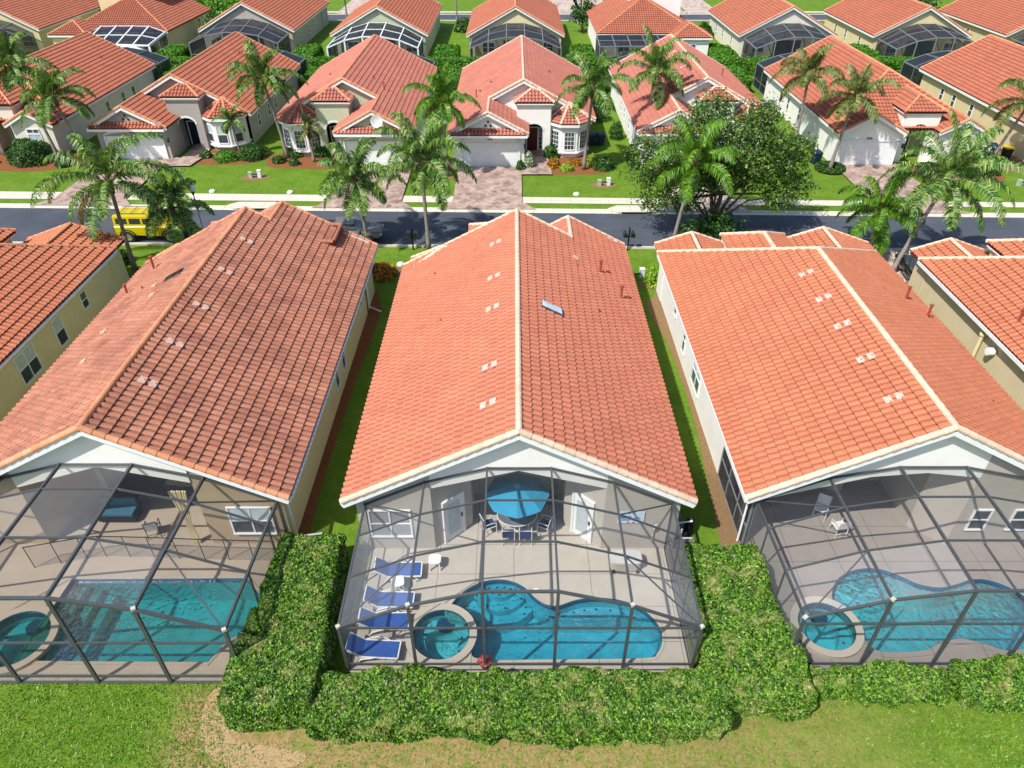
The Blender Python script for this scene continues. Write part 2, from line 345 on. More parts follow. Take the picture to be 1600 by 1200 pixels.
# ------------------------------------------------------------------ mesh helpers
def link(name, me, parent=None):
    o = bpy.data.objects.new(name, me); C.objects.link(o)
    if parent is not None: o.parent = parent
    return o
def tag(o, label=None, cat=None, group=None, kind=None):
    if label: o['label'] = label
    if cat: o['category'] = cat
    if group: o['group'] = group
    if kind: o['kind'] = kind
    return o
def empty(name, loc=(0, 0, 0), rz=0, label=None, cat=None, group=None):
    o = bpy.data.objects.new(name, None); C.objects.link(o); o.empty_display_size = .3
    o.location = loc; o.rotation_euler = (0, 0, rz)
    return tag(o, label, cat, group)
def copy_tree(o, parent=None):
    c = o.copy(); C.objects.link(c)
    if parent is not None: c.parent = parent
    for ch in list(o.children): copy_tree(ch, c)
    return c
class MB:
    def __init__(s): s.v = []; s.f = []; s.mi = []; s.cur = 0
    def add(s, vs, fs):
        b = len(s.v); s.v += [tuple(x) for x in vs]
        for f in fs: s.f.append(tuple(b + i for i in f)); s.mi.append(s.cur)
        return s
    def box(s, c, d, rz=0, rx=0, ry=0):
        x, y, z = (k / 2 for k in d)
        vs = [Vector(p) for p in ((-x, -y, -z), (x, -y, -z), (x, y, -z), (-x, y, -z), (-x, -y, z), (x, -y, z), (x, y, z), (-x, y, z))]
        if rz or rx or ry:
            m = Matrix.Rotation(rz, 3, 'Z') @ Matrix.Rotation(ry, 3, 'Y') @ Matrix.Rotation(rx, 3, 'X'); vs = [m @ v for v in vs]
        return s.add([v + Vector(c) for v in vs], [(0, 3, 2, 1), (4, 5, 6, 7), (0, 1, 5, 4), (1, 2, 6, 5), (2, 3, 7, 6), (3, 0, 4, 7)])
    def beam(s, p, q, wd, h, up=(0, 0, 1)):
        p = Vector(p); q = Vector(q); d = (q - p).normalized(); u = Vector(up)
        sd = d.cross(u)
        if sd.length < 1e-3: sd = d.cross(Vector((0, 1, 0)))
        sd.normalize(); u2 = sd.cross(d).normalized()
        a = sd * wd / 2; b = u2 * h / 2
        vs = [p - a - b, p + a - b, p + a + b, p - a + b, q - a - b, q + a - b, q + a + b, q - a + b]
        return s.add(vs, [(0, 1, 2, 3), (7, 6, 5, 4), (0, 4, 5, 1), (1, 5, 6, 2), (2, 6, 7, 3), (3, 7, 4, 0)])
    def tube(s, pts, rs, n=8, cap=True):
        pts = [Vector(p) for p in pts]
        if isinstance(rs, (int, float)): rs = [rs] * len(pts)
        rings = []; vs = []; fs = []
        ref = None
        for i, p in enumerate(pts):
            d = (pts[min(i + 1, len(pts) - 1)] - pts[max(i - 1, 0)]).normalized()
            a = d.cross(Vector((0, 0, 1))) if abs(d.z) < .95 else d.cross(Vector((0, 1, 0)))
            a.normalize()
            if ref is not None and a.dot(ref) < 0: a = -a
            ref = a
            b = d.cross(a)
            for k in range(n):
                t = 2 * math.pi * k / n; vs.append(p + (a * math.cos(t) + b * math.sin(t)) * rs[i])
        for i in range(len(pts) - 1):
            for k in range(n): fs.append((i * n + k, i * n + (k + 1) % n, (i + 1) * n + (k + 1) % n, (i + 1) * n + k))
        if cap: fs.append(tuple(range(n))[::-1]); fs.append(tuple((len(pts) - 1) * n + k for k in range(n)))
        return s.add(vs, fs)
    def lathe(s, c, prof, n=20):
        vs = []; fs = []
        for r, z in prof:
            for k in range(n):
                t = 2 * math.pi * k / n; vs.append((c[0] + r * math.cos(t), c[1] + r * math.sin(t), c[2] + z))
        for i in range(len(prof) - 1):
            for k in range(n): fs.append((i * n + k, i * n + (k + 1) % n, (i + 1) * n + (k + 1) % n, (i + 1) * n + k))
        return s.add(vs, fs)
    def prism(s, poly, z0, z1):
        n = len(poly); tri = tessellate_polygon([[Vector((x, y, 0)) for x, y in poly]])
        vs = [(x, y, z0) for x, y in poly] + [(x, y, z1) for x, y in poly]
        fs = [(a, b, c) for a, b, c in tri] + [(a + n, b + n, c + n) for a, b, c in tri]
        fs += [(i, (i + 1) % n, (i + 1) % n + n, i + n) for i in range(n)]
        return s.add(vs, fs)
    def slab(s, pts, th):
        """any planar 3D polygon thickened along its normal (both ways th/2)"""
        pts = [Vector(p) for p in pts]; n = len(pts)
        nn = (pts[1] - pts[0]).cross(pts[2] - pts[0]).normalized() * th / 2
        tri = tessellate_polygon([pts])
        fs = [t for t in tri] + [tuple(i + n for i in t) for t in tri] + [(i, (i + 1) % n, (i + 1) % n + n, i + n) for i in range(n)]
        return s.add([p + nn for p in pts] + [p - nn for p in pts], fs)
    def sheet(s, loops, z):
        """flat polygon with holes"""
        ls = [[Vector((x, y, z)) for x, y in l] for l in loops]
        return s.add([v for l in ls for v in l], [t for t in tessellate_polygon(ls)])
    def mesh(s, name, mats, smooth=False):
        me = bpy.data.meshes.new(name); me.from_pydata(s.v, [], s.f)
        mats = mats if isinstance(mats, (list, tuple)) else [mats]
        for m in mats: me.materials.append(M[m])
        if len(mats) > 1: me.polygons.foreach_set('material_index', s.mi)
        me.polygons.foreach_set('use_smooth', [bool(smooth)] * len(s.f))
        me.update(); return me
    def build(s, name, mats, parent=None, smooth=False):
        return link(name, s.mesh(name, mats, smooth), parent)
def np_mesh(name, V, F, mat, uv=None, smooth=False):
    """V (n,3), F (m,4) quads; uv per face (m,2)"""
    me = bpy.data.meshes.new(name); n = len(F)
    me.vertices.add(len(V)); me.vertices.foreach_set('co', np.ascontiguousarray(V, dtype=np.float32).ravel())
    me.loops.add(n * 4); me.loops.foreach_set('vertex_index', np.ascontiguousarray(F, dtype=np.int32).ravel())
    me.polygons.add(n); me.polygons.foreach_set('loop_start', np.arange(0, n * 4, 4, dtype=np.int32))
    me.polygons.foreach_set('use_smooth', np.full(n, bool(smooth)))
    if uv is not None:
        l = me.uv_layers.new(name='UVMap'); l.data.foreach_set('uv', np.repeat(np.asarray(uv, dtype=np.float32), 4, axis=0).ravel())
    me.update(calc_edges=True)
    me.materials.append(M[mat]); return me
def struct(name, mb, mat, z=None):
    return tag(mb.build(name, mat), kind='structure')

# ---- roof tiles
class Roof:
    def __init__(s): s.V = []; s.F = []; s.U = []; s.nv = 0; s.base = MB(); s.caps = MB()
    def face(s, pts, eave=(0, 1), tw=.305, th=.43, ns=8, amp=.098, step=.062, lift=.015):
        P = np.array(pts, float); e = P[eave[1]] - P[eave[0]]; e /= np.linalg.norm(e)
        n = np.cross(P[1] - P[0], P[2] - P[0]); n /= np.linalg.norm(n)
        if n[2] < 0: n = -n
        sl = np.cross(n, e)
        if sl[2] < 0: e = -e; sl = np.cross(n, e)
        o = P[eave[0]]
        a = (P - o) @ e; b = (P - o) @ sl
        c0 = math.floor(a.min() / tw); c1 = math.ceil(a.max() / tw); nr = math.ceil(b.max() / th)
        if b.max() < .25: return
        ax = np.arange(c0 * ns, c1 * ns + 1) / ns * tw
        prof = amp * np.abs(np.sin(np.pi * ax / tw)) ** .62
        bl = []; bz = []
        for r in range(nr): bl += [r * th, (r + 1) * th - .012]; bz += [step, 0]
        bl = np.array(bl); bz = np.array(bz)
        A, B = np.meshgrid(ax, bl); Z = prof[None, :] + bz[:, None] + lift
        Z[0::2] *= 1.0
        V = o + A[..., None] * e + B[..., None] * sl + Z[..., None] * n
        nc = len(ax); nl = len(bl)
        j, i = np.meshgrid(np.arange(nl - 1), np.arange(nc - 1), indexing='ij'); j = j.ravel(); i = i.ravel()
        ca = (ax[i] + ax[i + 1]) / 2; cb = (bl[j] + bl[j + 1]) / 2
        keep = np.ones(len(i), bool); area = 0
        m = len(P); 
        for k in range(m): area += a[k] * b[(k + 1) % m] - a[(k + 1) % m] * b[k]
        sg = 1 if area > 0 else -1
        for k in range(m):
            k2 = (k + 1) % m
            keep &= sg * ((a[k2] - a[k]) * (cb - b[k]) - (b[k2] - b[k]) * (ca - a[k])) > -.03
        i = i[keep]; j = j[keep]
        F = np.stack([j * nc + i, j * nc + i + 1, (j + 1) * nc + i + 1, (j + 1) * nc + i], 1)
        col = np.floor(i / ns).astype(int); row = (j + 1) // 2
        tab = rng.random((nr + 2, (c1 - c0) + 2, 2))
        U = tab[row, col].copy(); U[((i % ns) == 0) | ((i % ns) == ns - 1), 1] = -.3; U[(j % 2) == 1, 1] = -1.0          # flags pans and open butt ends, which get shade painted in
        s.V.append(V.reshape(-1, 3)); s.F.append(F + s.nv); s.U.append(U); s.nv += V.shape[0] * V.shape[1]
        s.base.slab([tuple(p - n * .06) for p in P], .10)
    def cap(s, p, q, r=.115, seg=.42, drop=0):
        p = Vector(p); q = Vector(q); L = (q - p).length; k = max(1, round(L / seg)); d = (q - p) / k
        for i in range(k):
            a = p + d * i; b = a + d * 1.10
            u = d.normalized(); sd = u.cross(Vector((0, 0, 1))).normalized(); up = sd.cross(u)
            vs = []
            for base, rr in ((a, r * 1.12), (b, r * .92)):
                for t in range(8):
                    th = math.pi * (t / 7 * 1.3 - .15)
                    vs.append(base + sd * math.cos(th) * rr + up * (math.sin(th) * rr + .02))
            s.caps.add(vs, [(t, t + 1, t + 9, t + 8) for t in range(7)] + [tuple(range(8))])
    def build(s, parent, mat, capmat):
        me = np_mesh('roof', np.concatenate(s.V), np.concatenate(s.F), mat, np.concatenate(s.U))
        o = link('roof', me, parent)
        s.base.build('roof_underlay', 'deck_red', o)
        cm = s.caps.mesh('ridge_tiles', capmat)
        uv = cm.uv_layers.new(name='UVMap'); nf = len(cm.polygons)
        ids = np.arange(nf) // 8; tab = rng.random((nf // 8 + 1, 2)); data = np.zeros((len(cm.loops), 2), np.float32)
        for p in cm.polygons: data[p.loop_start:p.loop_start + p.loop_total] = tab[ids[p.index]]
        uv.data.foreach_set('uv', data.ravel())
        link('ridge_tiles', cm, o)
        return o

# ---- foliage
def quads_at(P, N, size, elong=1.7, jit=.6):
    n = len(P)
    N = N + rng.normal(0, jit, (n, 3)); N /= np.linalg.norm(N, axis=1, keepdims=True) + 1e-9
    T = rng.normal(0, 1, (n, 3)); T -= (T * N).sum(1, keepdims=True) * N; T /= np.linalg.norm(T, axis=1, keepdims=True) + 1e-9
    B = np.cross(N, T); sz = (size * rng.uniform(.6, 1.35, n))[:, None]
    V = np.stack([P - T * sz * elong * .5, P + B * sz * .42 + T * sz * .05, P + T * sz * elong * .5, P - B * sz * .42 + T * sz * .05], 1).reshape(-1, 3)
    F = np.arange(n * 4).reshape(-1, 4)
    return V, F
def lump(P, k=1.0, seed=0.0):
    x, y, z = P[:, 0] * k + seed, P[:, 1] * k + seed * 1.7, P[:, 2] * k
    return (np.sin(x * 1.7 + np.sin(y * 2.1)) + np.sin(y * 1.9 + np.sin(z * 2.3 + x)) + np.sin(z * 2.6 + x * .8) + .6 * np.sin(x * 4.3 + y * 3.7 + z * 3.1) + .5 * np.sin(x * 7.9 - y * 8.3 + z * 6.1)) / 4.1
def hedge(name, x0, x1, y0, y1, h, label, cat='hedge', mat='leaf_hedge', size=.07, dens=650, rough=.17, group=None, z0=0, core=True, rnd=.22):
    root = empty(name, ((x0 + x1) / 2, (y0 + y1) / 2, z0), 0, label, cat, group)
    cx, cy = (x0 + x1) / 2, (y0 + y1) / 2; a, b = (x1 - x0) / 2, (y1 - y0) / 2
    areas = [4 * a * b, 2 * b * h, 2 * b * h, 2 * a * h, 2 * a * h]; P = []; N = []
    for k, ar in enumerate(areas):
        n = int(ar * dens); u = rng.uniform(-1, 1, n); v = rng.uniform(-1, 1, n); t = rng.uniform(0.02, 1, n)
        if k == 0: p = np.stack([u * a, v * b, np.full(n, h)], 1); nn = (0, 0, 1)
        elif k == 1: p = np.stack([np.full(n, -a), v * b, t * h], 1); nn = (-1, 0, .35)
        elif k == 2: p = np.stack([np.full(n, a), v * b, t * h], 1); nn = (1, 0, .35)
        elif k == 3: p = np.stack([u * a, np.full(n, -b), t * h], 1); nn = (0, -1, .35)
        else: p = np.stack([u * a, np.full(n, b), t * h], 1); nn = (0, 1, .35)
        P.append(p); N.append(np.tile(nn, (n, 1)).astype(float))
    P = np.concatenate(P); N = np.concatenate(N); n = len(P)
    # round the edges
    q = P.copy(); lim = np.array([a - rnd, b - rnd, h - rnd]); lim = np.maximum(lim, .05)
    inner = np.clip(q, [-lim[0], -lim[1], 0], lim); dv = q - inner; L = np.linalg.norm(dv, axis=1, keepdims=True)
    nd = np.where(L > 1e-5, dv / np.maximum(L, 1e-5), N)
    P = inner + nd * np.minimum(L, rnd)
    N = N * .5 + nd * .6
    W = P + np.array([cx, cy, 0])
    P = P + nd * (lump(W, 1.0, x0)[:, None] * rough + lump(W, 3.1, y0)[:, None] * rough * .5) - nd * (rng.random((n, 1)) ** 2) * .22
    gap = (lump(W, 6.5, x0 * 3) + rng.normal(0, .25, n)) > -.62; P = P[gap]; N = N[gap]
    P[:, 2] = np.maximum(P[:, 2], .03)
    V, F = quads_at(P, N, size)
    link('foliage', np_mesh('foliage', V, F, mat), root)
    if core:
        mb = MB(); s = .16 + rough * .5; z = max(.1, h - s)
        mb.add([(sx * (a - s) * k, sy * (b - s) * k, zz) for zz, k in ((0, 1), (z * .8, 1), (z, .93)) for sx, sy in ((-1, -1), (1, -1), (1, 1), (-1, 1))],
               [(i + 4 * j, (i + 1) % 4 + 4 * j, (i + 1) % 4 + 4 * j + 4, i + 4 * j + 4) for j in (0, 1) for i in range(4)] + [(8, 9, 10, 11)])
        mb.build('branches', 'twig', root)
    return root
def shrub(name, x, y, r, h, label, mat='leaf_shrub', cat='shrub', size=.10, n=None, group=None, flower=None, spiky=False):
    root = empty(name, (x, y, 0), rng.uniform(0, 6), label, cat, group)
    n = n or int(500 + 900 * r * r)
    d = rng.normal(0, 1, (n, 3)); d[:, 2] = np.abs(d[:, 2]) * 1.1; d /= np.linalg.norm(d, axis=1, keepdims=True)
    rad = 1 - rng.random(n) ** 2 * .45
    P = d * rad[:, None] * np.array([r, r, h]) * (1 + .22 * lump(d * 2.2 + x, 1.3)[:, None]); P[:, 2] += .04
    V, F = quads_at(P, d, size, 2.6 if spiky else 1.6)
    link('foliage', np_mesh('foliage', V, F, mat), root)
    if flower:
        m = max(14, n // 12); k = rng.choice(n, m); V, F = quads_at(P[k] * 1.04, d[k], size * .9, 1.1)
        link('flowers', np_mesh('flowers', V, F, flower), root)
    mb = MB()
    for k in range(5):
        t = k * 1.3; mb.tube([(0, 0, 0), (math.cos(t) * r * .3, math.sin(t) * r * .3, h * .6)], [.03, .012], 5)
    mb.build('stem', 'twig', root)
    return root
def palm(x, y, cx, cz, L, label, mat='palm_green', cy=None, n=22, leaf=.78, wid=.068, rt=.15, droop=1.3, up=1.15, group=None, wind=(0, 0), nl=56, bright_low=None, boots=1.1, reps=2, dead=2, name='queen_palm', seed=1):
    g = np.random.default_rng(seed)
    cy = y if cy is None else cy
    root = empty(name, (x, y, 0), 0, label, 'palm tree', group)
    top = Vector((cx - x, cy - y, cz)); pts = []; rs = []
    for i in range(11):
        t = i / 10; p = Vector((top.x * t ** 1.25, top.y * t ** 1.25, cz * t)); pts.append(p)
        rs.append(rt * (1.35 - .45 * min(1, t * 4)) * (1 - .22 * t))
    MB().tube(pts, rs, 10).build('trunk', 'bark', root, True)
    mb = MB(); d = (pts[-1] - pts[-2]).normalized()
    b0 = top - d * boots * .7
    for k in range(5):
        t0 = b0 + d * boots * k / 5; mb.tube([t0, t0 + d * boots / 4], [rt * (1.05 + .4 * (k % 2)), rt * (1.5 - .15 * k)], 9)
    for k in range(10):
        a = k * 2.4; q = b0 + d * boots * (k / 10); mb.tube([q, q + Vector((math.cos(a), math.sin(a), 1.2)) * .32], [.05, .015], 4)
    mb.build('old_leaf_bases', 'boots', root)
    V = []; F = []; nv = 0; rach = MB(); n = int(n * .78)
    for k in range(n):
        az = k * 2.399963 + g.uniform(-.25, .25); lay = k / (n - 1)
        el = R(78 - 88 * lay + g.uniform(-9, 9)) * up / 1.15
        Lk = L * g.uniform(.85, 1.22) * (.8 + .2 * math.sin(math.pi * min(1, lay * 1.2)))
        m = 22; P = [top + d * (.1 - .35 * lay)]; dirn = Vector((math.cos(az) * math.cos(el), math.sin(az) * math.cos(el), math.sin(el)))
        ww = Vector((wind[0], wind[1], 0))
        for i in range(m):
            t = (i + 1) / m
            dirn = (dirn + Vector((0, 0, -1)) * (.036 + .10 * t * t) * droop + ww * .03).normalized()
            P.append(P[-1] + dirn * Lk / m)
        P = np.array([tuple(p) for p in P])
        rach.tube([tuple(p) for p in P[::3]], [.035 - .028 * i / (len(P[::3]) - 1) for i in range(len(P[::3]))], 4, False)
        s = np.linspace(.12, 1, nl); idx = s * m; i0 = np.minimum(idx.astype(int), m - 1); fr = (idx - i0)[:, None]
        Q = P[i0] * (1 - fr) + P[i0 + 1] * fr; D = P[i0 + 1] - P[i0]; D /= np.linalg.norm(D, axis=1, keepdims=True)
        S = np.cross(D, [0, 0, 1.0]); S /= np.linalg.norm(S, axis=1, keepdims=True) + 1e-6
        ll = leaf * np.sin(np.pi * np.clip(s * .86 + .12, 0, 1)) ** .6
        for sd in (-1, 1):
            for rep in range(reps):
                o = S * sd + D * .55 + g.normal(0, .18, (nl, 3)) + np.array([0, 0, .25]); o /= np.linalg.norm(o, axis=1, keepdims=True)
                l1 = ll * g.uniform(.8, 1.15, nl)
                A = Q; Bm = Q + o * (l1 * .5)[:, None]; o2 = o + np.array([0, 0, -1.15 * droop]) + g.normal(0, .18, (nl, 3)); o2 /= np.linalg.norm(o2, axis=1, keepdims=True)
                E = Bm + o2 * (l1 * .6)[:, None]
                wv = np.cross(o, D); wv = wv * .35 + D * .9; wv /= np.linalg.norm(wv, axis=1, keepdims=True); wv *= wid / 2
                vv = np.stack([A - wv * .7, A + wv * .7, Bm + wv, Bm - wv, E + wv * .15, E - wv * .15], 1).reshape(-1, 3)
                q = np.arange(nl)[:, None] * 6 + nv
                F.append(q + np.array([0, 1, 2, 3])); F.append(q + np.array([3, 2, 4, 5])); V.append(vv); nv += nl * 6
    if bool(dead) and L > 3 and seed % 2:
        q = 2 * reps * 2 * 4; nd = min(len(F) - 1, dead * 4)
        link('dead_fronds', np_mesh('dead_fronds', np.concatenate(V), np.concatenate(F[-nd:]), 'frond_dead'), root); F = F[:-nd]
    link('crown', np_mesh('crown', np.concatenate(V), np.concatenate(F), mat), root)
    rach.build('frond_stems', 'leaf_lime' if 'bright' in mat else 'leaf_pale', root)
    return root

# ---- windows, doors
def window(parent, c, wd, h, face, cols=2, rows=2, blind=None, name='window', sill=True, glass='glass', arch=False):
    """c = centre on the wall surface, face = angle of the outward normal (0 = +x)"""
    u = Vector((-math.sin(face), math.cos(face), 0)); nrm = Vector((math.cos(face), math.sin(face), 0)); c = Vector(c)
    up = Vector((0, 0, 1)); f = MB(); b = .07
    def bar(a0, z0, a1, z1, wdt, dep=.07):
        f.beam(c + u * a0 + up * z0 + nrm * .02, c + u * a1 + up * z1 + nrm * .02, wdt, dep, nrm)
    hw, hh = wd / 2, h / 2
    bar(-hw - b / 2, -hh, -hw - b / 2, hh, b); bar(hw + b / 2, -hh, hw + b / 2, hh, b)
    f.beam(c - u * (hw + b) + up * (hh + b / 2) + nrm * .02, c + u * (hw + b) + up * (hh + b / 2) + nrm * .02, .068, b, up)
    f.beam(c - u * (hw + b) - up * (hh + b / 2) + nrm * .03, c + u * (hw + b) - up * (hh + b / 2) + nrm * .03, .1 if sill else .068, b, up)
    for k in range(1, cols): bar(-hw + wd * k / cols, -hh, -hw + wd * k / cols, hh, .055 if cols <= 2 else .03, .055)
    for k in range(1, rows): f.beam(c - u * hw + up * (-hh + h * k / rows) + nrm * .021, c + u * hw + up * (-hh + h * k / rows) + nrm * .021, .052, .05 if rows <= 2 else .03, up)
    o = f.build(name, 'white', parent)
    g = MB(); q = [c - u * hw - up * hh, c + u * hw - up * hh, c + u * hw + up * hh, c - u * hw + up * hh]
    g.slab([p + nrm * .008 for p in q], .02); g.build('pane', glass if blind != 'full' else 'blind', o)
    if blind and blind != 'full':
        q = [c - u * hw + up * (-hh + h * blind), c + u * hw + up * (-hh + h * blind), c + u * hw + up * hh, c - u * hw + up * hh]
        MB().slab([p + nrm * .02 for p in q], .006).build('blind', 'blindwhite', o)
    return o
def door(parent, c, wd, h, face, mat='white', glass=True, name='door'):
    u = Vector((-math.sin(face), math.cos(face), 0)); nrm = Vector((math.cos(face), math.sin(face), 0)); c = Vector(c); up = Vector((0, 0, 1))
    f = MB()
    f.beam(c + nrm * .03, c + up * h + nrm * .03, .06, wd, nrm.cross(up))
    o = f.build(name, mat, parent)
    t = MB()
    for s in (-1, 1): t.beam(c + u * s * (wd / 2 + .05) + nrm * .04, c + u * s * (wd / 2 + .05) + up * (h + .1) + nrm * .04, .12, .1, nrm.cross(up))
    t.beam(c - u * (wd / 2) + up * (h + .06) + nrm * .042, c + u * (wd / 2) + up * (h + .06) + nrm * .042, .12, .09, up)
    t.build('door_frame', 'white', o)
    if glass:
        q = [c - u * (wd * .32) + up * .3, c + u * (wd * .32) + up * .3, c + u * (wd * .32) + up * (h - .2), c - u * (wd * .32) + up * (h - .2)]
        MB().slab([p + nrm * .07 for p in q], .03).build('door_glass', 'blindwhite', o)
    k = MB(); p = c + u * wd * .42 + up * 1.0 + nrm * .09
    k.box(p + up * .05, (.06, .06, .16)); k.build('handle', 'blackmetal', o)
    return o
def wallpanels(mb, pts, tops, th=.18, z0=0.0, closed=False):
    """vertical wall panels with their own top heights; pts (x,y)"""
    n = len(pts); rngk = range(n if closed else n - 1)
    for i in rngk:
        a, b = pts[i], pts[(i + 1) % n]; ta, tb = tops[i], tops[(i + 1) % n]
        d = Vector((b[0] - a[0], b[1] - a[1], 0))
        if d.length < 1e-4: continue
        k = Vector((-d.y, d.x, 0)).normalized() * th        # thickness to the left of travel
        e = -d.normalized() * .004
        A = Vector((a[0], a[1], 0)) - e; B = Vector((b[0], b[1], 0)) + e
        vs = [A + Vector((0, 0, z0)), B + Vector((0, 0, z0)), B + k + Vector((0, 0, z0)), A + k + Vector((0, 0, z0)),
              A + Vector((0, 0, ta)), B + Vector((0, 0, tb)), B + k + Vector((0, 0, tb)), A + k + Vector((0, 0, ta))]
        mb.add(vs, [(0, 1, 5, 4), (1, 2, 6, 5), (2, 3, 7, 6), (3, 0, 4, 7), (4, 5, 6, 7), (0, 3, 2, 1)])

def vent_pipe(par, x, y, h=.55, r=.06, cap=True, mat='pipe_red'):
    z = RZ - K * abs(x); mb = MB(); mb.tube([(x, y, z - .05), (x, y, z + h)], r, 8)
    if cap: mb.tube([(x, y, z + h), (x, y, z + h + .08)], r * 1.7, 8)
    mb.box((x, y, z + .06), (.4, .4, .03), ry=math.atan(K) * (1 if x > 0 else -1))
    return mb.build('vent_pipe', mat, par)
def roof_patch(par, x, y, mat='vent_tile', name='vent_tile', sx=.26, sy=.36, two=True):
    z = RZ - K * abs(x); a = math.atan(K) * (1 if x > 0 else -1); mb = MB()
    for k in ((-.5, .5) if two else (0,)):
        dx = k * .36; zz = RZ - K * abs(x + dx)
        mb.box((x + dx, y, zz + .155), (sx, sy, .05), ry=a)
    return mb.build(name, mat, par)
def hipgable(rf, x, half, y0, y1, zr, kk=K):
    pass

def house(name, label, cx, cy, rot, plan, wallmat, tile, cap, L=18.7, mir=1, details=True, rear='plain', facade=True, gf_=-4.3, gwmat=None, gar=(-3.05, 3.45), gk=K, group='tile roofed bungalows', doorm='bluedoor', rakecap=None, turret=True, ns=8, gmat=None):
    """local frame: x across, y from the main front gable (0) to the back (L), front faces -y"""
    root = empty(name, (cx, cy, 0), rot, label, 'house', group)
    m = mir; rf = Roof(); wl = MB(); tr = MB()
    X = lambda x: m * x
    def face(pts, **kw): rf.face([(X(a), b, c) for a, b, c in pts], ns=ns, **kw)
    def cap_(p, q): rf.cap((X(p[0]), p[1], p[2] + .05), (X(q[0]), q[1], q[2] + .05))
    def P(pts): return [(X(a), b) for a, b in pts]
    def board(p, q, hh=.2, th=.045): tr.beam((X(p[0]), p[1], p[2]), (X(q[0]), q[1], q[2]), th, hh)
    wx = W - .42; zt = lambda x: RZ - K * abs(x) - .2
    if plan == 'A':
        gx, gh = gar; gz = EV + K * gh; gf = gf_
        face([(-W, L, EV), (-W, 0, EV), (0, 0, RZ), (0, L, RZ)])
        face([(W, 0, EV), (W, L, EV), (0, L, RZ), (0, 0, RZ)])
        cap_((0, 0, RZ), (0, L, RZ))
        # garage wing: left slope carries on from the main roof
        face([(-W, 0, EV), (-W, gf, EV), (gx, gf, gz), (gx, 0, gz)])
        face([(gx + gh, gf, EV), (gx + gh, 0.6, EV), (gx, 0.6, gz), (gx, gf, gz)])
        cap_((gx, gf, gz), (gx, 0.3, gz))
        rk = [((-W, gf, EV), (gx, gf, gz)), ((gx + gh, gf, EV), (gx, gf, gz)), ((W, 0, EV), (0, 0, RZ)), ((gx, 0, RZ + K * gx), (0, 0, RZ)), ((-W, L, EV), (0, L, RZ)), ((W, L, EV), (0, L, RZ))]
        # pent strip under the garage gable
        if facade: face([(-W + .15, gf - .35, EV - .02), (gx + gh - .15, gf - .35, EV - .02), (gx + gh - .7, gf + .35, EV + .42), (-W + .7, gf + .35, EV + .42)])
        if facade: board((-W + .1, gf - .37, EV - .1), (gx + gh - .1, gf - .37, EV - .1), .2, .05)
        # garage walls
        gy = gf + .42
        wallpanels(wl, P([(-wx, .6), (-wx, gy), (gx + gh - .35, gy), (gx + gh - .35, .6)])[::m], [EV - .1] * 4)
        gable = [(-W + .5, EV + .3), (gx, gz - .18), (gx + gh - .5, EV + .3)]
        wl.slab([(X(a), gf + .33, b) for a, b in gable], .1)
        board((-W + .45, gf + .24, EV + .32), (gx, gf + .24, gz - .17), .16); board((gx + gh - .45, gf + .24, EV + .32), (gx, gf + .24, gz - .17), .16)
        # main front gable wall
        wallpanels(wl, P([(gx, .35), (0, .35), (wx, .35)])[::m], [zt(gx), zt(0), zt(wx)][::1 if m > 0 else 1] if m > 0 else [zt(wx), zt(0), zt(gx)])
        board((gx + .2, .28, zt(gx) + .1), (0, .28, RZ - .17), .17); board((wx, .28, zt(wx) + .05), (0, .28, RZ - .17), .17)
        # entry tower with its own hip roof
        tx, tw_, ty, te = .95, 1.75, -1.15, 4.75; ap = te + K * tw_
        face([(tx - tw_, ty - .35, te), (tx + tw_, ty - .35, te), (tx, ty - .35 + tw_, ap)])
        face([(tx - tw_, 1.8, te), (tx - tw_, ty - .35, te), (tx, ty - .35 + tw_, ap), (tx, 1.8, ap)])
        face([(tx + tw_, ty - .35, te), (tx + tw_, 1.8, te), (tx, 1.8, ap), (tx, ty - .35 + tw_, ap)])
        cap_((tx - tw_, ty - .35, te), (tx, ty - .35 + tw_, ap)); cap_((tx + tw_, ty - .35, te), (tx, ty - .35 + tw_, ap)); cap_((tx, ty - .35 + tw_, ap), (tx, 1.7, ap))
        for q, dd in ((.32, .22), (.18, .14)):
            tr.box((X(tx), ty + .75 - q / 2 + .4, te - .08 - (.14 if q < .3 else 0)), (2 * (tw_ - .32 + q), 2.3 + q, .15))
        a0, a1 = tx - tw_ + .3, tx + tw_ - .3
        # tower walls with an arched opening
        ow = .78; sp = 2.35
        arch = [(a0, 0), (tx - ow, 0), (tx - ow, sp)] + [(tx - ow * math.cos(t), sp + ow * .75 * math.sin(t)) for t in np.linspace(0, math.pi, 9)[1:-1]] + [(tx + ow, sp), (tx + ow, 0), (a1, 0), (a1, te - .1), (a0, te - .1)]
        wl.slab([(X(a), ty, b) for a, b in arch], .18)
        for q in (a0, a1): wl.box((X(q), (ty + 1.0) / 2 + .1, te / 2 - .05), (.18, 1.0 - ty, te - .1))
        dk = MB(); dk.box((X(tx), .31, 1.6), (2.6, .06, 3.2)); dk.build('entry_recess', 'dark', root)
        door(root, (X(tx - .12), .26, .05), .95, 2.1, -math.pi / 2, doorm, False, 'front_door')
        window(root, (X(tx + .62), .27, 1.15), .26, 1.9, -math.pi / 2, 1, 5, name='sidelight')
        for k in range(8):
            t0, t1 = math.pi * k / 8, math.pi * (k + 1) / 8
            tr.beam((X(tx - (ow + .08) * math.cos(t0)), ty - .1, sp + (ow * .75 + .08) * math.sin(t0)), (X(tx - (ow + .08) * math.cos(t1)), ty - .1, sp + (ow * .75 + .08) * math.sin(t1)), .06, .16)
        # octagonal bay
        bx, by, br = 4.1, .05, 1.88; be = 3.02; N8 = 8
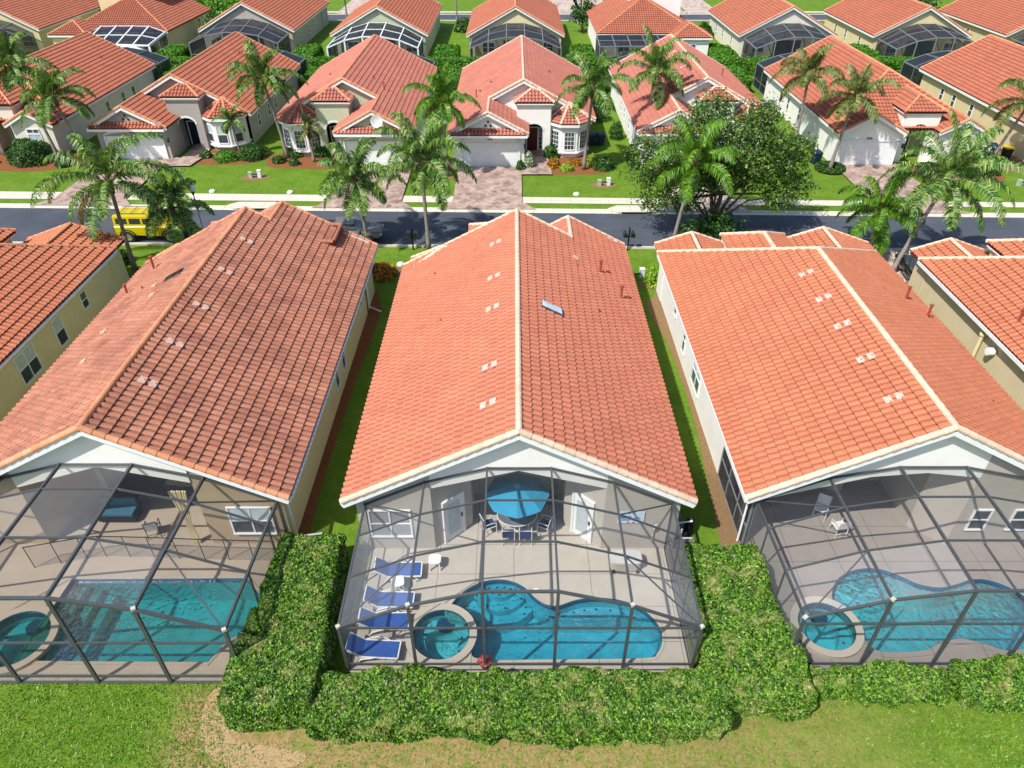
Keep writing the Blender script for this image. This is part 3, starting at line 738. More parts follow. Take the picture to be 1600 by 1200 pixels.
        if turret:
            wp = [(bx + br * math.cos(t), by + br * math.sin(t)) for t in (R(180 - 22.5 + 45 * k) for k in range(0, 7))]
            wp = [(bx + br * math.cos(R(a)), by + br * math.sin(R(a))) for a in (157.5, 202.5, 247.5, 292.5, 337.5, 382.5)]
            wm = MB(); wallpanels(wm, P(wp)[::m], [be - .05] * 6, .15, .45)
            wm.build('bay_wall', 'st_white', root)
            wb = MB(); wp2 = [(bx + (br - .15) * math.cos(R(a)), by + (br - .15) * math.sin(R(a))) for a in (157.5, 202.5, 247.5, 292.5, 337.5, 382.5)]
            wallpanels(wb, P(wp2)[::m], [.45] * 6, .15); wb.build('bay_base', wallmat, root)
            er = br + .3; ez = be; apx = (bx, by + .2, be + 1.25)
            vv = [(bx + er * math.cos(R(a)), by + er * math.sin(R(a)), ez) for a in (157.5, 202.5, 247.5, 292.5, 337.5, 382.5)]
            for k in range(5):
                p0, p1 = vv[k], vv[k + 1]
                face([p0, p1, apx], th=.34); cap_(p0, apx)
                board((p0[0], p0[1], ez - .12), (p1[0], p1[1], ez - .12), .22, .06)
                board((wp[k][0], wp[k][1], .5), (wp[k + 1][0], wp[k + 1][1], .5), .12, .3)
                if 1 <= k <= 3:
                    mx = ((wp[k][0] + wp[k + 1][0]) / 2, (wp[k][1] + wp[k + 1][1]) / 2)
                    fc = math.atan2(mx[1] - by, mx[0] - bx); fc = fc if m > 0 else math.pi - fc
                    ap_ = br * math.cos(R(22.5)) + .01
                    window(root, (X(bx) + math.cos(fc) * ap_, by + math.sin(fc) * ap_, 1.55), .82, 1.5, fc, 3 if facade != 2 else 1, 4 if facade != 2 else 2, blind=.5 if facade == 2 else None)
            cap_(vv[5], apx)
            wallpanels(wl, P([(bx + 1.7, .35), (wx, .35)])[::m], [EV - .2] * 2)
        sidey0 = .35; lsy = .35
        gcx, gyy = X(gx + .15), gy
    else:
        f0 = -W
        face([(-W, L, EV), (-W, f0, EV), (0, 0, RZ), (0, L, RZ)], eave=(0, 1))
        face([(W, f0, EV), (W, L, EV), (0, L, RZ), (0, 0, RZ)], eave=(0, 1))
        face([(-W, f0, EV), (W, f0, EV), (0, 0, RZ)])
        cap_((0, 0, RZ), (0, L, RZ)); cap_((-W, f0, EV), (0, 0, RZ)); cap_((W, f0, EV), (0, 0, RZ))
        rk = [((-W, L, EV), (0, L, RZ)), ((W, L, EV), (0, L, RZ))]
        for gx, gh, gf in ((-3.55, 2.95, -7.7), (4.35, 2.15, -7.6)):
            gz = EV + gk * gh; bk = f0 + gh * gk / K + .2
            face([(gx - gh, bk, EV), (gx - gh, gf, EV), (gx, gf, gz), (gx, bk, gz)][0:4])
            face([(gx + gh, gf, EV), (gx + gh, bk, EV), (gx, bk, gz), (gx, gf, gz)])
            cap_((gx, gf, gz), (gx, bk, gz)); rk += [((gx - gh, gf, EV), (gx, gf, gz)), ((gx + gh, gf, EV), (gx, gf, gz))]
            gy = gf + .35; q = gh - .38; zt2 = lambda x: gz - gk * abs(x - gx) - .2
            pp = [(gx - q, -5.9), (gx - q, gy), (gx, gy), (gx + q, gy), (gx + q, -5.9)]
            wallpanels(wl, P(pp)[::m], [zt2(a) for a, b in pp][::m])
        tx, tw_, ty, te = 1.05, 1.85, -6.25, (4.35 if gk == K else 4.0); ap = te + K * tw_
        yb = -1.8
        face([(tx - tw_, ty - .35, te), (tx + tw_, ty - .35, te), (tx, ty - .35 + tw_, ap)])
        face([(tx - tw_, yb, te), (tx - tw_, ty - .35, te), (tx, ty - .35 + tw_, ap), (tx, yb, ap)])
        face([(tx + tw_, ty - .35, te), (tx + tw_, yb, te), (tx, yb, ap), (tx, ty - .35 + tw_, ap)])
        cap_((tx - tw_, ty - .35, te), (tx, ty - .35 + tw_, ap)); cap_((tx + tw_, ty - .35, te), (tx, ty - .35 + tw_, ap)); cap_((tx, ty - .35 + tw_, ap), (tx, yb, ap))
        cap_((tx - tw_, yb, te), (tx, yb, ap)); cap_((tx + tw_, yb, te), (tx, yb, ap))
        wl.slab([(X(tx - tw_ + .3), yb - .2, te - 1), (X(tx + tw_ - .3), yb - .2, te - 1), (X(tx + tw_ - .3), yb - .2, te - .05), (X(tx), yb - .2, ap - .2), (X(tx - tw_ + .3), yb - .2, te - .05)], .1)
        tr.box((X(tx), (ty + yb) / 2, te - .1), (2 * tw_ - .1, yb - ty + .5, .18))
        a0, a1 = tx - tw_ + .3, tx + tw_ - .3; ow = .85; sp = 2.5
        arch = [(a0, 0), (tx - ow, 0), (tx - ow, sp)] + [(tx - ow * math.cos(t), sp + ow * .95 * math.sin(t)) for t in np.linspace(0, math.pi, 11)[1:-1]] + [(tx + ow, sp), (tx + ow, 0), (a1, 0), (a1, te - .1), (a0, te - .1)]
        wl.slab([(X(a), ty, b) for a, b in arch], .18)
        for q in (a0, a1): wl.box((X(q), (ty + yb) / 2, te / 2 - .1), (.18, yb - ty - .1, te - .2))
        dk = MB(); dk.box((X(tx), -4.3, 1.8), (3.0, .06, 3.6)); dk.build('entry_recess', 'st_tan', root)
        door(root, (X(tx - .1), -4.36, .05), .95, 2.2, -math.pi / 2, doorm, False, 'front_door')
        window(root, (X(4.35), -7.26, 1.2), 1.1, 1.6, -math.pi / 2, 2, 3, blind=.4)
        window(root, (X(4.35), -7.26, 2.32), 1.0, .3, -math.pi / 2, 2, 1, sill=False)
        for p in ((-wx, -5.9), (wx, -5.9)): pass
        lsy = -6.08
        gcx, gyy = X(-3.55), -7.35
        wallpanels(wl, P([(-wx, -6.08), (tx - tw_ + .2, -6.08)])[::m], [EV - .1] * 2); wallpanels(wl, P([(tx + tw_ - .2, -6.08), (wx, -6.08)])[::m], [EV - .1] * 2)
    # side walls
    sl0 = lsy
    wallpanels(wl, [(-wx, L - .3), (-wx, sl0)], [EV - .1] * 2); wallpanels(wl, [(wx, sl0), (wx, L - .3)], [EV - .1] * 2)
    # rear wall
    rx = W - .42
    if rear == 'plain':
        wallpanels(wl, [(rx, L - .3), (0, L - .3), (-rx, L - .3)], [zt(rx), zt(0), zt(rx)])
        wn = MB(); wn.slab([(-2, L - .28, .1), (1.6, L - .28, .1), (1.6, L - .28, 2.3), (-2, L - .28, 2.3)], .03); wn.build('sliding_door', 'glass', root)
        window(root, (3.6, L - .3, 1.4), 1.5, 1.2, math.pi / 2, 2, 2); window(root, (-4.2, L - .3, 1.4), 1.5, 1.2, math.pi / 2, 2, 2)
    else:
        lw_ = MB()
        for seg, tp in rear['panels']:
            wallpanels(lw_, seg, [zt(a) if t is None else t for (a, b), t in zip(seg, tp)])
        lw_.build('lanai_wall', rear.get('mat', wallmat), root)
        gw = MB()
        for poly in rear['gables']: gw.slab([(a, L - .3 - .09, b) for a, b in poly], .18)
        gw.build('gable_wall', gwmat or wallmat, root)
    # eave and rake boards
    for s in (-1, 1):
        y_a = (gf_ if plan == 'A' and s * m < 0 else (0 if plan == 'A' else -W))
        tr.beam((s * (W + .01), y_a, EV - .12), (s * (W + .01), L, EV - .12), .05, .2)
        wl.slab([(s * wx, y_a + .1, EV - .11), (s * W, y_a + .1, EV - .2), (s * W, L, EV - .2), (s * wx, L, EV - .11)], .03)
    for ri, (a, b) in enumerate(rk):
        dy = (.03 if a[1] > 5 else -.03) * (1 + .15 * (ri % 2))
        tr.beam((X(a[0]), a[1] + dy, a[2] - .13), (X(b[0]), b[1] + dy, b[2] - .13), .05, .24)
        rf.cap((X(a[0]), a[1], a[2] + .05), (X(b[0]), b[1], b[2] + .05))
    if facade:
        gd = MB(); gd.slab([(gcx - 2.42, gyy - .03, .02), (gcx + 2.42, gyy - .03, .02), (gcx + 2.42, gyy - .03, 2.12), (gcx - 2.42, gyy - .03, 2.12)], .05)
        g = gd.build('garage_door', 'white', root)
        gd = MB()
        for k in range(1, 4): gd.box((gcx, gyy - .057, .02 + .525 * k), (4.84, .01, .025))
        for i in range(4):
            for k in range(4): gd.box((gcx - 1.8 + 1.2 * i, gyy - .058, .28 + .525 * k), (1.0, .006, .36))
        gd.build('door_panels', 'white', g)
        fr = MB()
        for s in (-1, 1): fr.beam((gcx + s * 2.52, gyy - .06, 0), (gcx + s * 2.52, gyy - .06, 2.25), .16, .12)
        if plan == 'A':
            for k in range(10):
                t0, t1 = math.pi * k / 10, math.pi * (k + 1) / 10
                fr.beam((gcx - 2.52 * math.cos(t0), gyy - .06, 2.2 + .38 * math.sin(t0)), (gcx - 2.52 * math.cos(t1), gyy - .06, 2.2 + .38 * math.sin(t1)), .12, .16)
        else: fr.beam((gcx - 2.6, gyy - .06, 2.22), (gcx + 2.6, gyy - .06, 2.22), .12, .14)
        fr.build('door_surround', 'white', g)
        hn = MB()
        for k, dx in enumerate((-.16, 0, .16)):
            hn.box((gcx + dx, gyy - .02, 2.42), (.09, .03, .14))
        hn.build('house_number', 'blackmetal', root)
        ln = MB(); ln.box((gcx + X(3.0), gyy - .12, 1.75), (.14, .18, .3)); ln.box((gcx + X(3.0), gyy - .12, 1.95), (.2, .22, .06)); ln.build('wall_lantern', 'blackmetal', root)
        if plan == 'A':
            v = MB()
            for dx, dz in ((-.22, .95), (.22, .95), (0, 1.28)): v.tube([(X(-3.05) + dx, gf_ + .24, EV + dz - .28), (X(-3.05) + dx, gf_ + .28, EV + dz - .28)], .1, 8)
            v.build('gable_vent', 'blackmetal', root)
    ro = rf.build(root, tile, cap)
    wl.build('walls', wallmat, root); tr.build('trim_boards', 'white', root)
    return root

# ---- pool cages
def cage(cx, yf, yr, label, xs=(5.75, 3.45, 1.15), zf=(2.5, 3.6, 4.25), zr=(2.58, 3.8, 4.42), frame='bronze', scr='screen', rails=True, rail_z=2.38, group='screened pool enclosures', purl=(.36, .70), detail=True, t=.066, kick=.42, sheen=()):
    """front wall at yf, joins the house at yr (either side)"""
    root = empty('pool_enclosure', (cx, yf, 0), 0, label, 'screen enclosure', group)
    X = [-xs[0], -xs[1], -xs[2], xs[2], xs[1], xs[0]]
    F = [Vector((x, 0, z)) for x, z in zip(X, (*zf, *zf[::-1]))]; D = yr - yf
    B = [Vector((x, D, z)) for x, z in zip(X, (*zr, *zr[::-1]))]
    fr = MB(); b = MB()
    for i in range(6):
        b.beam(F[i], B[i], t, t * 1.6)                       # roof beams
        b.beam((X[i], 0, 0), F[i], t * 1.0, t * 1.5, (1, 0, 0))
    for i in range(5):
        fr.beam(F[i], F[i + 1], t * 1.3, t * 1.1); fr.beam(B[i] - Vector((0, 0, .02)), B[i + 1] - Vector((0, 0, .02)), t, t)
        for q in purl: fr.beam(F[i].lerp(B[i], q) + Vector((0, 0, .02)), F[i + 1].lerp(B[i + 1], q) + Vector((0, 0, .02)), t * .85, t * .85)
    fr.beam((X[0], 0, rail_z), (X[5], 0, rail_z), t * .8, t); fr.beam((X[0], 0, kick), (X[5], 0, kick), t * .6, t * .8)
    fr.beam((X[0], 0, .03), (X[5], 0, .03), t, .05)
    for s, i in ((-1, 0), (1, 5)):
        fr.beam((X[i], 0, .9), (X[i], D, .9), t * .5, t * .7); fr.beam((X[i], 0, .03), (X[i], D, .03), t, .05)
        for q in (*purl, 1.0):
            p = F[i].lerp(B[i], q); fr.beam((p.x, p.y, 0), p, t * .8, t * .8, (1, 0, 0))
    if detail:
        for i, j in ((0, 1), (5, 4)):
            fr.beam(F[i], F[j].lerp(B[j], purl[0]), t * .6, t * .6)
            fr.beam(B[i], F[j].lerp(B[j], purl[1]), t * .6, t * .6)
    b.build('roof_beam_frame', frame, root); fr.build('rail_frame', frame, root)
    qs = [0, *purl, 1]
    for i in range(5):
        for a_, (q0, q1) in enumerate(zip(qs, qs[1:])):
            sc = MB(); sc.add([F[i].lerp(B[i], q0), F[i + 1].lerp(B[i + 1], q0), F[i + 1].lerp(B[i + 1], q1), F[i].lerp(B[i], q1)], [(0, 1, 2, 3)])
            sc.build('roof_screen', 'screen_sheen' if (i, a_) in sheen else scr, root)  # chosen panels carry the painted sun haze
    sw = MB()
    sw.add([(x, 0.0, 0) for x in X] + [tuple(f) for f in F], [(i, i + 1, i + 7, i + 6) for i in range(5)])
    sw.build('front_screen', scr, root)
    for i in (0, 5): sw = MB(); sw.add([(X[i], 0, 0), (X[i], D, 0), B[i], F[i]], [(0, 1, 2, 3)]); sw.build('side_screen', 'screen_side' if scr == 'screen' else scr, root)
    if detail:
        for p in (F[0], F[1], F[4], F[5]):
            j = MB(); j.box(p + Vector((0, 0, .04)), (.13, .12, .09), rz=.5); j.build('bracket', 'patchgrey', root)
    return root

# ---- pools
def smooth_loop(pts, k=6):
    n = len(pts); out = []
    for i in range(n):
        p0, p1, p2, p3 = (np.array(pts[(i + j - 1) % n]) for j in range(4))
        for s in range(k):
            t = s / k
            out.append(tuple(.5 * ((2 * p1) + (-p0 + p2) * t + (2 * p0 - 5 * p1 + 4 * p2 - p3) * t * t + (-p0 + 3 * p1 - 3 * p2 + p3) * t ** 3)))
    return out
def area(l): return sum(l[i][0] * l[(i + 1) % len(l)][1] - l[(i + 1) % len(l)][0] * l[i][1] for i in range(len(l))) / 2
def offset(loop, d):
    n = len(loop); s = 1 if area(loop) > 0 else -1; out = []
    for i in range(n):
        a = Vector(loop[i - 1]); b = Vector(loop[(i + 1) % n]); t = (b - a)
        if t.length < 1e-6: out.append(loop[i]); continue
        t.normalize(); out.append((loop[i][0] + s * t.y * d, loop[i][1] - s * t.x * d))
    return out
def pool(loop, label, water, depth=1.35, z=.05, coping=.28, cmat='coping', name='swimming_pool', rim=.03, cat='pool', benches=(), wz=None, lights=()):
    cx = sum(p[0] for p in loop) / len(loop); cy = sum(p[1] for p in loop) / len(loop)
    root = empty(name, (cx, cy, z), 0, label, cat); l = [(x - cx, y - cy) for x, y in loop]; n = len(l)
    wz = -.11 if wz is None else wz
    mb = MB(); mb.add([(x, y, rim) for x, y in l] + [(x, y, -depth) for x, y in l], [(i, (i + 1) % n, (i + 1) % n + n, i + n) for i in range(n)])
    mb.sheet([l], -depth); mb.build('basin', 'plaster', root)
    li = offset(l, -.012)
    mb = MB(); mb.add([(x, y, rim - .01) for x, y in li] + [(x, y, -.22) for x, y in li], [(i, (i + 1) % n, (i + 1) % n + n, i + n) for i in range(n)]); mb.build('tile_band', 'pooltile', root)
    mb = MB(); mb.sheet([offset(l, -.006)], wz); mb.build('water', water, root)
    if coping:
        lo = offset(l, coping); mb = MB(); 
        mb.add([(x, y, rim) for x, y in l] + [(x, y, rim) for x, y in lo] + [(x, y, -.02) for x, y in lo], [(i, (i + 1) % n, (i + 1) % n + n, i + n) for i in range(n)] + [(i + n, (i + 1) % n + n, (i + 1) % n + 2 * n, i + 2 * n) for i in range(n)])
        mb.build('coping', cmat, root)
    for poly, top in benches:
        mb = MB(); mb.prism([(x - cx, y - cy) for x, y in poly], -depth - .0, top); mb.build('step', 'plaster', root)
        e = MB(); pp = offset([(x - cx, y - cy) for x, y in poly], -.12)
        for k in range(0, len(pp), max(1, len(pp) // 7)): e.box((pp[k][0], pp[k][1], top + .01), (.07, .07, .02))
        e.build('marker_tile', 'pooltile', root)
    return root
def clip_circle(loop, c, r, a0, a1, n=14, inset=.02):
    return [(c[0] + r * math.cos(R(a)), c[1] + r * math.sin(R(a))) for a in np.linspace(a0, a1, n)]

# ================================================================== the setting
L_POOL = smooth_loop([(-16.9, 13.75), (-16.7, 17.15), (-10.1, 17.2), (-9.35, 16.4), (-9.35, 15.0), (-10.0, 14.5), (-10.35, 13.7)], 1)
C_POOL = smooth_loop([(-2.4, 15.6), (-2.15, 16.25), (-1.6, 16.8), (-.95, 17.1), (-.2, 17.1), (.4, 16.78), (.8, 16.3), (1.2, 16.02), (1.65, 15.98), (2.3, 16.22), (3.05, 16.32), (3.95, 16.2), (4.65, 15.85), (5.12, 15.2), (5.18, 14.6), (4.92, 14.05), (4.4, 13.85), (1.2, 13.8), (-1.2, 13.82), (-1.42, 14.3), (-1.5, 15.0), (-1.85, 15.35)], 5)
R_POOL = smooth_loop([(11.7, 16.2), (12.1, 17.0), (12.7, 17.45), (13.4, 17.66), (14.1, 17.62), (14.7, 17.3), (15.2, 16.95), (15.9, 16.78), (16.6, 16.92), (17.35, 17.15), (18.1, 17.05), (18.85, 16.4), (19.0, 15.2), (18.2, 14.4), (17.0, 14.15), (16.4, 14.35), (15.6, 14.6), (14.7, 14.4), (14.1, 14.15), (12.6, 14.1), (12.2, 14.6), (12.0, 15.4)], 5)
def circ(c, r, n=40, sy=1): return [(c[0] + r * math.cos(2 * math.pi * k / n), c[1] + r * sy * math.sin(2 * math.pi * k / n)) for k in range(n)]
C_SPA = circ((-2.55, 14.72), 1.0); L_SPA = circ((-17.35, 14.55), 1.12); R_SPA = circ((11.05, 15.05), .98)
DECKS = [(-5.62, 6.0, 13.38, 22.3), (-21.4, -8.85, 12.98, 22.3), (9.05, 21.3, 13.42, 23.2)]
rect = lambda x0, x1, y0, y1: [(x0, y0), (x1, y0), (x1, y1), (x0, y1)]
mb = MB(); mb.sheet([rect(-400, 400, -60, 600)] + [rect(*d)[::-1] for d in DECKS], 0); struct('lawn', mb, 'grass')
def deck(name, d, holes, mat):
    mb = MB(); mb.sheet([rect(*d)] + [h[::-1] if area(h) > 0 else h for h in holes], .05)
    x0, x1, y0, y1 = d; b = [(x0, y0), (x1, y0), (x1, y1), (x0, y1)]
    mb.add([(x, y, .05) for x, y in b] + [(x, y, -1.5) for x, y in b], [(i, (i + 1) % 4, (i + 1) % 4 + 4, i + 4) for i in range(4)])
    struct(name, mb, mat)
deck('pool_deck', DECKS[0], [C_POOL, C_SPA], 'deck'); deck('pool_deck', DECKS[1], [L_POOL, L_SPA], 'deck_tan'); deck('pool_deck', DECKS[2], [R_POOL, R_SPA], 'deck_mauve')

def strip(name, xs, f0, f1, z, mat):
    mb = MB(); n = len(xs); mb.add([(x, f0(x), z) for x in xs] + [(x, f1(x), z) for x in xs], [(i, i + 1, i + 1 + n, i + n) for i in range(n - 1)]); return struct(name, mb, mat)
xs = [-120, -80, -40, -20, 0, 20, 40, 80, 120]
yn = lambda x: 45.95 - .017 * x; yfar = lambda x: 51.62 - .024 * x
s0 = lambda x: 53.5 - .022 * x; s1 = lambda x: 54.75 - .028 * x
strip('road', xs, yn, yfar, .008, 'asphalt')
def curb(name, f, w, sgn):
    mb = MB(); n = len(xs); a = lambda x: f(x); b = lambda x: f(x) + sgn * w * .55; c = lambda x: f(x) + sgn * w
    mb.add([(x, a(x), .02) for x in xs] + [(x, b(x), .045) for x in xs] + [(x, b(x) + sgn * .06, .13) for x in xs] + [(x, c(x), .13) for x in xs] + [(x, c(x), 0) for x in xs],
           [(i + k * n, i + 1 + k * n, i + 1 + (k + 1) * n, i + (k + 1) * n) for k in range(4) for i in range(n - 1)])
    struct(name, mb, 'concrete')
curb('kerb', yn, .42, -1); curb('kerb', yfar, .62, 1)
strip('sidewalk', xs, s0, s1, .03, 'concrete')
strip('road', [-150, 150], lambda x: 131.5, lambda x: 136.5, .008, 'asphalt')
strip('sidewalk', [-150, 150], lambda x: 138.5, lambda x: 139.7, .02, 'concrete'); strip('kerb', [-150, 150], lambda x: 136.5, lambda x: 137.1, .03, 'concrete'); strip('kerb', [-150, 150], lambda x: 130.9, lambda x: 131.5, .03, 'concrete')
def flat(name, poly, z, mat):
    mb = MB(); mb.sheet([poly], z); return struct(name, mb, mat)
# paved drives of the middle row
def drive(x0, x1, yg, splay=1.1, mat='paver'):
    flat('driveway', [(x0, yg), (x1, yg), (x1, s0(x1)), (x1 + splay, yfar(x1) + .62), (x0 - splay, yfar(x0) + .62), (x0, s0(x0))], .136, mat) if False else \
        flat('driveway', [(x0, yg), (x1, yg), (x1, s0(x1)), (x1 + splay, yfar(x1) + .35), (x0 - splay, yfar(x0) + .35), (x0, s0(x0))], .14, mat)
drive(-4.85, .65, 61.4); drive(-14.6, -8.9, 61.2); drive(-36.6, -30.9, 63.8); drive(28.2, 33.8, 62.2); drive(12.2, 17.2, 61.5, mat='paver_plain'); drive(-56.5, -51, 64)
flat('driveway', [(.65, 59.5), (3.3, 59.5), (3.2, 61.4), (2.9, 66.2), (1.2, 66.2), (1.1, 61.3), (.65, 61.3)], .146, 'paver')
flat('driveway', [(-30.9, 61.5), (-28.5, 61.6), (-28.0, 64.5), (-28.7, 68.6), (-30.1, 68.6), (-30.0, 63.7), (-30.9, 63.7)], .146, 'paver')
for x in (-28, -20, -2, 9, 14, 27, 33): flat('driveway', rect(x - 2.8, x + 2.8, 137.1, 160), .06, 'paver_plain')
flat('driveway', [(22.6, 38.5), (29.2, 38.5), (29.2, yn(29) - .3), (21.5, yn(22) - .3), (21.9, 41)], .14, 'paver_plain')
flat('driveway', rect(-11.9, -7.4, 43.5, 45.8), .14, 'paver_plain') if False else None
# planting beds and worn strips
def blob(pts, k=5): return smooth_loop(pts, k)
flat('mulch_bed', blob([(-8.75, 14.5), (-8.1, 17.9), (-8.3, 20), (-8.35, 25), (-8.22, 31), (-8.0, 36.5), (-8.3, 38.2), (-8.75, 38)]), .012, 'mulch')
flat('dirt_patch', blob([(-9.9, 12.7), (-9.0, 12.9), (-8.9, 11.3), (-7.6, 10.9), (-6.4, 10.7), (-6.6, 10.3), (-8.2, 10.2), (-9.4, 10.7), (-9.9, 11.6)]), .006, 'sandy')
flat('dirt_strip', blob([(9.5, 19), (8.3, 18.3), (8.45, 22), (8.75, 27), (8.65, 33), (8.1, 37.2), (8.6, 38.6), (9.5, 38)]), .012, 'dirt')
flat('gravel_bed', blob([(6.05, 15), (7.3, 15.3), (7.15, 18), (6.95, 20.5), (6.6, 22), (6.05, 22)]), .012, 'gravel')
flat('mulch_bed', blob([(2.9, 60.9), (3.1, 59.9), (5, 59.8), (7.2, 59.9), (8.4, 60.6), (8.3, 62.5), (7.0, 64.5), (3.0, 65)]), .012, 'mulch')
flat('mulch_bed', blob([(-29.0, 62.8), (-27, 62.2), (-24, 62.4), (-22.6, 63.6), (-23, 66), (-28, 66)]), .012, 'mulch')
flat('mulch_bed', blob([(-21.8, 61.9), (-19, 61.3), (-15.6, 61.5), (-15.6, 65), (-21.6, 65.2)]), .012, 'mulch')
flat('mulch_bed', blob([(-48, 62), (-43, 60.5), (-38.8, 62), (-39, 66), (-47, 66)]), .012, 'mulch')
flat('mulch_bed', blob([(34.5, 59.6), (37.5, 58.2), (41, 58.3), (42, 60), (40, 62), (34.6, 62)]), .012, 'mulch')
flat('mulch_bed', blob([(42.2, 62), (43.2, 60.4), (46.5, 58.6), (47.5, 60), (46, 66), (42.6, 66)]), .012, 'dirt')
flat('mulch_bed', blob([(-5.2, 61.2), (-8.2, 61.4), (-8.6, 63), (-5.4, 63)]), .012, 'dirt')
for cx_, cy_, rr in ((-22.05, 59.1, .95), (7.45, 57.3, .85), (-5.65, 59.4, .75), (-8.45, 41.9, 1.0), (9.2, 40.3, .9)): flat('mulch_bed', [(cx_ + rr * 1.3 * math.cos(t), cy_ + rr * .8 * math.sin(t)) for t in np.linspace(0, 6.2, 20)], .015, 'dirt')
# storm drain inlets in the far kerb
for ix in (9.4, -20.2):
    r_ = empty('storm_drain', (ix, yfar(ix) + .35, 0), 0, 'storm drain inlet with dark slot in the far kerb, ' + ('right of the paved drive' if ix > 0 else 'beyond the weathered roof'), 'storm drain', 'kerb inlets')
    b = MB(); b.prism([(-2.3, .1), (-1.4, -.32), (1.4, -.32), (2.3, .1), (2.0, .5), (1.4, .95), (-1.4, .95), (-2.0, .5)], 0, .17); b.build('slab', 'concrete', r_)
    b = MB(); b.box((0, -.335, .075), (2.3, .05, .14)); b.build('slot', 'dark', r_)
# loose grass in the foreground
n = 70000
gx = rng.uniform(-20.5, 20.5, n); gy = rng.uniform(8.8, 13.3, n)
dens = 1 - np.clip((12.9 - gy) / 1.0, 0, 1) * np.clip((gx + 9.0) / 1.5, 0, 1) * np.clip((15.5 - gx) / 4, 0, 1) * .78
k = (rng.random(n) < dens) & ~((gx > -9.0) & (gx < 6.2) & (gy > 11.0)) ; gx, gy = gx[k], gy[k]; n = len(gx)
a = rng.uniform(0, 2 * np.pi, n); h = rng.uniform(.02, .085, n); wd = rng.uniform(.010, .022, n); ln = rng.normal(0, .05, (n, 2))
V = np.stack([np.stack([gx - np.cos(a) * wd, gy - np.sin(a) * wd, np.zeros(n)], 1), np.stack([gx + np.cos(a) * wd, gy + np.sin(a) * wd, np.zeros(n)], 1),
              np.stack([gx + ln[:, 0] + np.cos(a) * wd * .3, gy + ln[:, 1] + np.sin(a) * wd * .3, h], 1), np.stack([gx + ln[:, 0] - np.cos(a) * wd * .3, gy + ln[:, 1] - np.sin(a) * wd * .3, h], 1)], 1).reshape(-1, 3)
tag(link('grass', np_mesh('grass', V, np.arange(n * 4).reshape(-1, 4), 'grass_blade')), kind='stuff')

# ================================================================== near row of houses (backs to the camera)
PI = math.pi
# centre house: recessed lanai with angled door walls
L0 = 18.7; r_ = L0 - .3
rear_c = dict(panels=[
    ([(6.08, r_), (3.25, r_)], [None, None]),
    ([(3.25, r_), (1.85, r_ - 1.3)], [None, None]),
    ([(1.85, r_ - 1.3), (1.85, r_ - 3.0), (-1.85, r_ - 3.0), (-1.85, r_ - 1.3)], [None] * 4),
    ([(-1.85, r_ - 1.3), (-3.25, r_)], [None, None]),
    ([(-3.25, r_), (-6.08, r_)], [None, None])],
    gables=[[(3.25, 3.35), (3.25, RZ - K * 3.25 - .2), (0, RZ - .2), (-3.25, RZ - K * 3.25 - .2), (-3.25, 3.35), (0, 4.25)]])
hc = house('bungalow', 'bungalow with clean salmon tile roof and pale ridge line, behind the pool in the centre', .17, 37.05, PI, 'A', 'st_beige', 'tile_centre', 'cap_cream', L=L0, rear=rear_c, facade=False, gf_=-2.75, gwmat='st_white')
# left house
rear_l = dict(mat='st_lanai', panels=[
    ([(6.08, r_), (3.6, r_)], [None, None]), ([(3.6, r_), (2.6, r_ - 2.6), (-1.8, r_ - 2.6), (-2.9, r_)], [None] * 4), ([(-2.9, r_), (-6.08, r_)], [None, None])],
    gables=[[(3.6, 3.2), (3.6, RZ - K * 3.6 - .2), (0, RZ - .2), (-2.9, RZ - K * 2.9 - .2), (-2.9, 3.45), (.3, 4.25)]])
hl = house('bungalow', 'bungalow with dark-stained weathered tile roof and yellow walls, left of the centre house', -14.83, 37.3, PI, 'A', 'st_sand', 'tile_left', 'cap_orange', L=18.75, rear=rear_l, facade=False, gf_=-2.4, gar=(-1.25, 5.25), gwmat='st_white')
# right house (hipped street end)
LB = 13.75; rb = LB - .3
rear_r = dict(mat='st_greybeige', panels=[
    ([(6.08, rb - 4.0), (2.6, rb - 4.0), (1.6, rb - 3.0), (1.0, rb - 3.0), (.6, rb - 3.6), (-.9, rb - 3.6), (-.9, rb - 1.0), (-2.0, rb)], [None] * 8),
    ([(-2.0, rb), (-6.08, rb)], [None, None])],
    gables=[[(6.08, EV - .25), (0, RZ - .2), (-2.0, RZ - K * 2.0 - .2), (-2.0, 3.7), (0, 3.95), (2, 3.75), (5.6, 2.62)]])
hr = house('bungalow', 'bungalow with bright orange tile roof and white side wall, right of the centre house', 15.1, 32.3, PI, 'B', 'st_white', 'tile_right', 'cap_cream', L=LB, rear=rear_r, facade=False, gk=.34)
hl0 = house('bungalow', 'yellow-walled bungalow with orange tile roof cut off by the left edge, nearest row', -30.55, 32.9, PI, 'B', 'st_yellow', 'tile_right', 'cap_orange', L=14.5, facade=False, gk=.34)
hr2 = house('bungalow', 'tan-walled bungalow with orange tile roof cut off by the right edge, nearest row', 30.3, 31.4, PI, 'B', 'st_tan', 'tile_right', 'cap_cream', L=14.2, facade=False, gk=.34)
